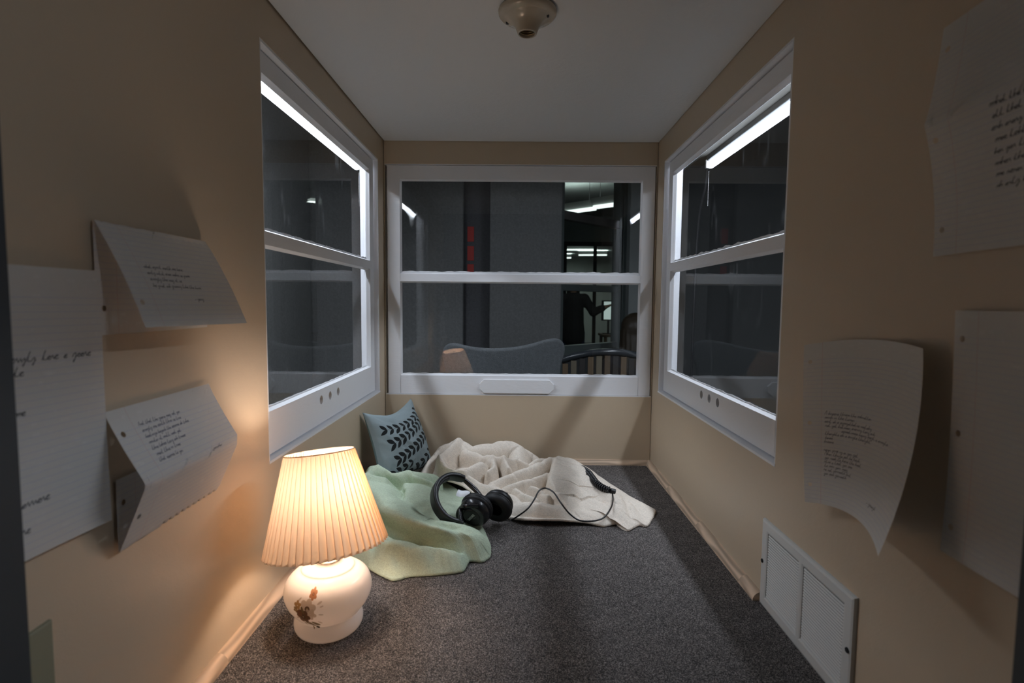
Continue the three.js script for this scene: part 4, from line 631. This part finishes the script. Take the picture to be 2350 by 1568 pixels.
// ---------------------------------------------------------------- pillow in the corner
{
  const cv = document.createElement('canvas'); cv.width = cv.height = 1024; const c = cv.getContext('2d'); c.fillStyle = '#8b989b'; c.fillRect(0, 0, 1024, 1024);
  for (let i = 0; i < 3000; i++) { c.fillStyle = `rgba(${rnd() < 0.5 ? '150,172,176' : '100,122,128'},0.10)`; c.fillRect(rr(0, 1024), rr(0, 1024), rr(2, 26), 2); }
  const leaf = (x, y, a, l) => { c.save(); c.translate(x, y); c.rotate(a); c.fillStyle = '#0c1113'; c.beginPath(); c.moveTo(0, 0); c.bezierCurveTo(l * 0.25, -l * 0.34, l * 0.7, -l * 0.32, l, 0); c.bezierCurveTo(l * 0.7, l * 0.26, l * 0.25, l * 0.28, 0, 0); c.fill(); c.restore(); };
  const sprig = (x0, y0, x1, y1, bend, n, l) => { const P = (t) => [x0 + (x1 - x0) * t + bend * (y0 - y1) / 600 * 4 * t * (1 - t) * 30 / 100, y0 + (y1 - y0) * t + bend * 4 * t * (1 - t)]; c.strokeStyle = 'rgba(28,38,42,0.75)'; c.lineWidth = 3; c.beginPath(); for (let k = 0; k <= 30; k++) { const p = P(k / 30); k ? c.lineTo(...p) : c.moveTo(...p); } c.stroke();
    for (let k = 0; k < n; k++) { const t = (k + 0.35) / n, p = P(t), q = P(t + 0.01), a = Math.atan2(q[1] - p[1], q[0] - p[0]); const s = l * (1 - 0.18 * t) * (0.9 + 0.2 * rnd()); leaf(p[0], p[1], a + Math.PI + 0.75, s); leaf(p[0] + 8, p[1], a + Math.PI - 0.72, s * 1.02); } };
  sprig(110, 300, 1010, 90, 95, 9, 118); sprig(170, 520, 1020, 260, 40, 9, 120); sprig(210, 745, 1020, 470, 30, 9, 124); sprig(140, 930, 520, 830, 10, 4, 120); sprig(600, 960, 990, 720, 20, 4, 118); sprig(300, 1060, 700, 960, 10, 4, 118);
  const tex = new THREE.CanvasTexture(cv); tex.colorSpace = THREE.SRGBColorSpace;
  const A = V(-0.560, 0.295, -1.940), B = V(-0.450, 0.287, -2.280), Cc = V(-0.335, 0.035, -2.15), Dd = V(-0.480, 0.03, -1.895); // TL TR BR BL
  const nrm = new THREE.Vector3().crossVectors(Cc.clone().sub(Dd), A.clone().sub(Dd)).normalize(); if (nrm.z < 0) nrm.negate();
  const N = 72, T = 0.070, make = (sgn) => { const pos = [], uv = [], idx = [];
    for (let j = 0; j <= N; j++) for (let i = 0; i <= N; i++) { let u = i / N * 2 - 1, v = j / N * 2 - 1; const U = u, W = v;
      const pu = u * (1 - 0.11 * (1 - v * v) * Math.abs(u)), pv = v * (1 - (v > 0 ? 0.27 : 0.10) * Math.pow(1 - u * u, 1.2) * Math.abs(v));
      const s = (pu + 1) / 2, t = (pv + 1) / 2, p = Dd.clone().multiplyScalar((1 - s) * (1 - t)).addScaledVector(Cc, s * (1 - t)).addScaledVector(B, s * t).addScaledVector(A, (1 - s) * t);
      const e = Math.pow(Math.max(0, (1 - Math.pow(Math.abs(U), 2.4)) * (1 - Math.pow(Math.abs(W), 2.4))), 0.55); const ed = 1 - Math.max(Math.abs(U), Math.abs(W));
      let th = T * e + (sgn > 0 ? 0.009 * fbm(U * 3 + 2 * W, W * 2.2, 6, 3) * Math.min(1, ed * 5) + 0.005 * Math.sin(9 * U + 6 * W + 3 * fbm(U * 2, W * 2, 2, 2)) * Math.exp(-ed * 6) * Math.min(1, ed * 14) : 0); if (sgn < 0) th *= 0.75;
      p.addScaledVector(nrm, sgn * th); p.y = Math.max(p.y, 0.004); p.x = Math.max(p.x, XL + 0.004); p.z = Math.max(p.z, -D + 0.004); pos.push(p.x, p.y, p.z); uv.push(i / N, j / N); }
    for (let j = 0; j < N; j++) for (let i = 0; i < N; i++) { const a = j * (N + 1) + i, b = a + 1, d = a + N + 1; if (sgn > 0) idx.push(a, b, d, b, d + 1, d); else idx.push(a, d, b, b, d, d + 1); }
    const g = new THREE.BufferGeometry(); g.setAttribute('position', new THREE.Float32BufferAttribute(pos, 3)); g.setAttribute('uv', new THREE.Float32BufferAttribute(uv, 2)); g.setIndex(idx); g.computeVertexNormals(); return g; };
  const P = thing('pillow', 'slate blue throw pillow printed with black leafy sprigs, propped in the corner', 'pillow');
  part('printed_front', make(1), std({ map: tex, roughness: 0.95, bumpMap: weave.bump, bumpScale: 0.0006 }), P); part('plain_back', make(-1), std({ color: lin(0.20, 0.29, 0.31), roughness: 0.95 }), P);
}

// ---------------------------------------------------------------- headphones with their coiled cable
{
  const Hp = thing('headphones', 'black closed-back headphones lying on the green blanket', 'headphones');
  const blk = std({ color: lin(0.010, 0.010, 0.011), roughness: 0.42 }), sat = std({ color: lin(0.014, 0.014, 0.016), roughness: 0.25 }), pad = std({ color: lin(0.008, 0.008, 0.009), roughness: 0.6 });
  const cf = V(-0.123, 0.068, -1.590), cr = V(-0.052, 0.072, -1.660), tp = V(-0.243, 0.132, -1.572);
  const e2 = cr.clone().sub(cf).normalize(), mid = cf.clone().add(cr).multiplyScalar(0.5), up = tp.clone().sub(mid); const upn = up.clone().normalize(); const nn = new THREE.Vector3().crossVectors(e2, upn).normalize(); if (nn.y < 0) nn.negate(); const ax = new THREE.Vector3().crossVectors(upn, nn).normalize(); if (ax.dot(e2) < 0) ax.negate();
  const at = (a, b, c = 0) => mid.clone().addScaledVector(ax, a).addScaledVector(upn, b).addScaledVector(nn, c); // across, towards the top, off the plane
  const ul = up.length();
  // padded band: a flat strip swept round the arc
  const strip = (pts, w, t, n) => { const cu = new THREE.CatmullRomCurve3(pts), pos = [], idx = [], M8 = 16; for (let i = 0; i <= n; i++) { const p = cu.getPoint(i / n), tg = cu.getTangent(i / n), o = new THREE.Vector3().crossVectors(tg, nn).normalize(); const taper = Math.min(1, 6 * Math.min(i, n - i) / n + 0.75); for (let k = 0; k < M8; k++) { const a = k / M8 * 6.2832, ca = Math.cos(a), sa = Math.sin(a), q = p.clone().addScaledVector(nn, Math.sign(ca) * Math.pow(Math.abs(ca), 0.45) * w / 2 * taper).addScaledVector(o, Math.sign(sa) * Math.pow(Math.abs(sa), 0.6) * t / 2); pos.push(q.x, q.y, q.z); } }
    for (let i = 0; i < n; i++) for (let k = 0; k < M8; k++) { const a = i * M8 + k, b = i * M8 + (k + 1) % M8; idx.push(a, b, a + M8, b, b + M8, a + M8); }
    const cap = (o, f) => { for (let k = 1; k < M8 - 1; k++) f ? idx.push(o, o + k, o + k + 1) : idx.push(o, o + k + 1, o + k); }; cap(0, true); cap(n * M8, false);
    const g = new THREE.BufferGeometry(); g.setAttribute('position', new THREE.Float32BufferAttribute(pos, 3)); g.setIndex(idx); g.computeVertexNormals(); return g; };
  const arc = []; for (let k = -6; k <= 6; k++) { const a = k / 6 * 1.62; arc.push(at(0.079 * Math.sin(a), ul - 0.074 + 0.074 * Math.cos(a) - Math.max(0, Math.abs(a) - 1.3) * 0.05)); }
  part('headband', strip(arc, 0.036, 0.014, 120), blk, Hp);
  part('band_pad', strip(arc.slice(2, 11).map((p) => p.clone().addScaledVector(at(0, ul - 0.07).sub(p).normalize(), 0.007)), 0.026, 0.009, 90), pad, Hp);
  for (const s of [-1, 1]) {
    const cup = new THREE.Group(); cup.name = s < 0 ? 'front_cup' : 'rear_cup'; Hp.add(cup);
    const cen = s < 0 ? cf : cr; cup.position.copy(cen); cup.scale.setScalar(1.12); cup.quaternion.setFromRotationMatrix(new THREE.Matrix4().makeBasis(upn.clone(), e2.clone().multiplyScalar(s), new THREE.Vector3().crossVectors(upn, e2.clone().multiplyScalar(s)).normalize())); // local y points outwards
    const lathe = (pts) => new THREE.LatheGeometry(pts.map((p) => new THREE.Vector2(...p)), 48);
    part('shell', lathe([[0.0001, 0.019], [0.024, 0.019], [0.0265, 0.0175], [0.030, 0.0165], [0.036, 0.013], [0.0405, 0.007], [0.0425, 0.0], [0.0425, -0.006], [0.0385, -0.008]]), s < 0 ? sat : blk, cup);
    part('cap_disc', lathe([[0.0001, 0.0215], [0.0225, 0.0212], [0.024, 0.0195], [0.024, 0.018]]), blk, cup);
    part('ear_pad', lathe([[0.020, -0.030], [0.026, -0.034], [0.035, -0.034], [0.0425, -0.029], [0.0455, -0.021], [0.0445, -0.013], [0.0415, -0.0085], [0.0385, -0.008]]), pad, cup);
    part('pad_seam', new THREE.TorusGeometry(0.0448, 0.0012, 6, 48).rotateX(Math.PI / 2).translate(0, -0.017, 0), blk, cup);
    // yoke between the band end and the cup
    const b0 = arc[s < 0 ? 0 : 12].clone(), y1 = cen.clone().addScaledVector(upn, 0.047).addScaledVector(nn, 0.0), yk = new THREE.CatmullRomCurve3([b0, b0.clone().lerp(y1, 0.5).addScaledVector(ax, s * 0.004), y1, cen.clone().addScaledVector(upn, 0.030).addScaledVector(nn, 0.030).addScaledVector(e2, s * 0.014), cen.clone().addScaledVector(nn, 0.044).addScaledVector(e2, s * 0.010)]);
    const yk2 = new THREE.CatmullRomCurve3([b0.clone().addScaledVector(nn, -0.004), y1.clone().addScaledVector(nn, -0.004), cen.clone().addScaledVector(upn, 0.030).addScaledVector(nn, -0.030).addScaledVector(e2, s * 0.014), cen.clone().addScaledVector(nn, -0.044).addScaledVector(e2, s * 0.010)]);
    part('yoke', mergeGeometries([new THREE.TubeGeometry(yk, 30, 0.0058, 8), new THREE.TubeGeometry(yk2, 24, 0.0058, 8)]), sat, Hp);
    if (s < 0) {
      const lc = document.createElement('canvas'); lc.width = 512; lc.height = 512; const q = lc.getContext('2d'); q.fillStyle = '#0d0d0e'; q.fillRect(0, 0, 512, 512); q.fillStyle = '#b9c4c6'; q.font = 'bold 118px sans-serif'; q.textAlign = 'center'; q.textBaseline = 'middle'; q.fillText('SHURE', 256, 246); q.font = '40px sans-serif'; q.fillStyle = '#7e8789'; q.fillText('SRH840', 330, 340);
      const lt = new THREE.CanvasTexture(lc); lt.colorSpace = THREE.SRGBColorSpace;
      const d = part('printed_disc', new THREE.CircleGeometry(0.0212, 40).rotateX(-Math.PI / 2), std({ map: lt, roughness: 0.35 }), cup); d.position.y = 0.0219; d.rotation.y = -1.35;
    }
  }
  const rm = new THREE.BoxGeometry(0.007, 0.009, 0.002); const rmk = part('red_mark', rm, std({ color: lin(0.35, 0.02, 0.015), roughness: 0.5 }), Hp); { const p = arc[1].clone().addScaledVector(ax, -0.0062); rmk.position.copy(p); rmk.quaternion.setFromRotationMatrix(new THREE.Matrix4().makeBasis(upn, nn, ax.clone().negate())); }
  // cable: straight lead, then the coil
  const pts = [[-0.050, -1.640, 0.022], [-0.034, -1.649, 0.020], [-0.015, -1.674, 0.010], [0.010, -1.672, 0.026], [0.040, -1.668, 0.052], [0.060, -1.69, 0.072], [0.078, -1.730, 0.088], [0.096, -1.742, 0.092], [0.120, -1.724, 0.088], [0.143, -1.672, 0.070], [0.168, -1.646, 0.046], [0.195, -1.635, 0.030], [0.228, -1.635, 0.026], [0.271, -1.648, 0.030], [0.304, -1.695, 0.042], [0.325, -1.766, 0.046], [0.331, -1.810, 0.052]].map((p) => V(p[0], p[2], p[1]));
  part('cable', new THREE.TubeGeometry(new THREE.CatmullRomCurve3(pts), 160, 0.0026, 8), sat, Hp);
  const cc = new THREE.CatmullRomCurve3([[0.324, -1.822, 0.058], [0.303, -1.835, 0.062], [0.285, -1.861, 0.068], [0.275, -1.917, 0.072], [0.268, -1.975, 0.072], [0.253, -2.035, 0.068]].map((p) => V(p[0], p[2], p[1])));
  const hel = [], turns = 30, per = 10, fr = cc.computeFrenetFrames(turns * per, false); for (let i = 0; i <= turns * per; i++) { const a = i / per * 6.2832, p = cc.getPointAt(i / (turns * per)); hel.push(p.addScaledVector(fr.normals[i], 0.0100 * Math.cos(a)).addScaledVector(fr.binormals[i], 0.0100 * Math.sin(a))); }
  part('coiled_cable', new THREE.TubeGeometry(new THREE.CatmullRomCurve3(hel), turns * per * 2, 0.0033, 6), sat, Hp);
  const g = new THREE.CylinderGeometry(0.0088, 0.0105, 0.016, 16), gm = part('strain_relief', g, blk, Hp); gm.position.set(0.332, 0.058, -1.816); gm.rotation.set(0.3, 0, 1.2);
}
renderer.render(scene, camera);
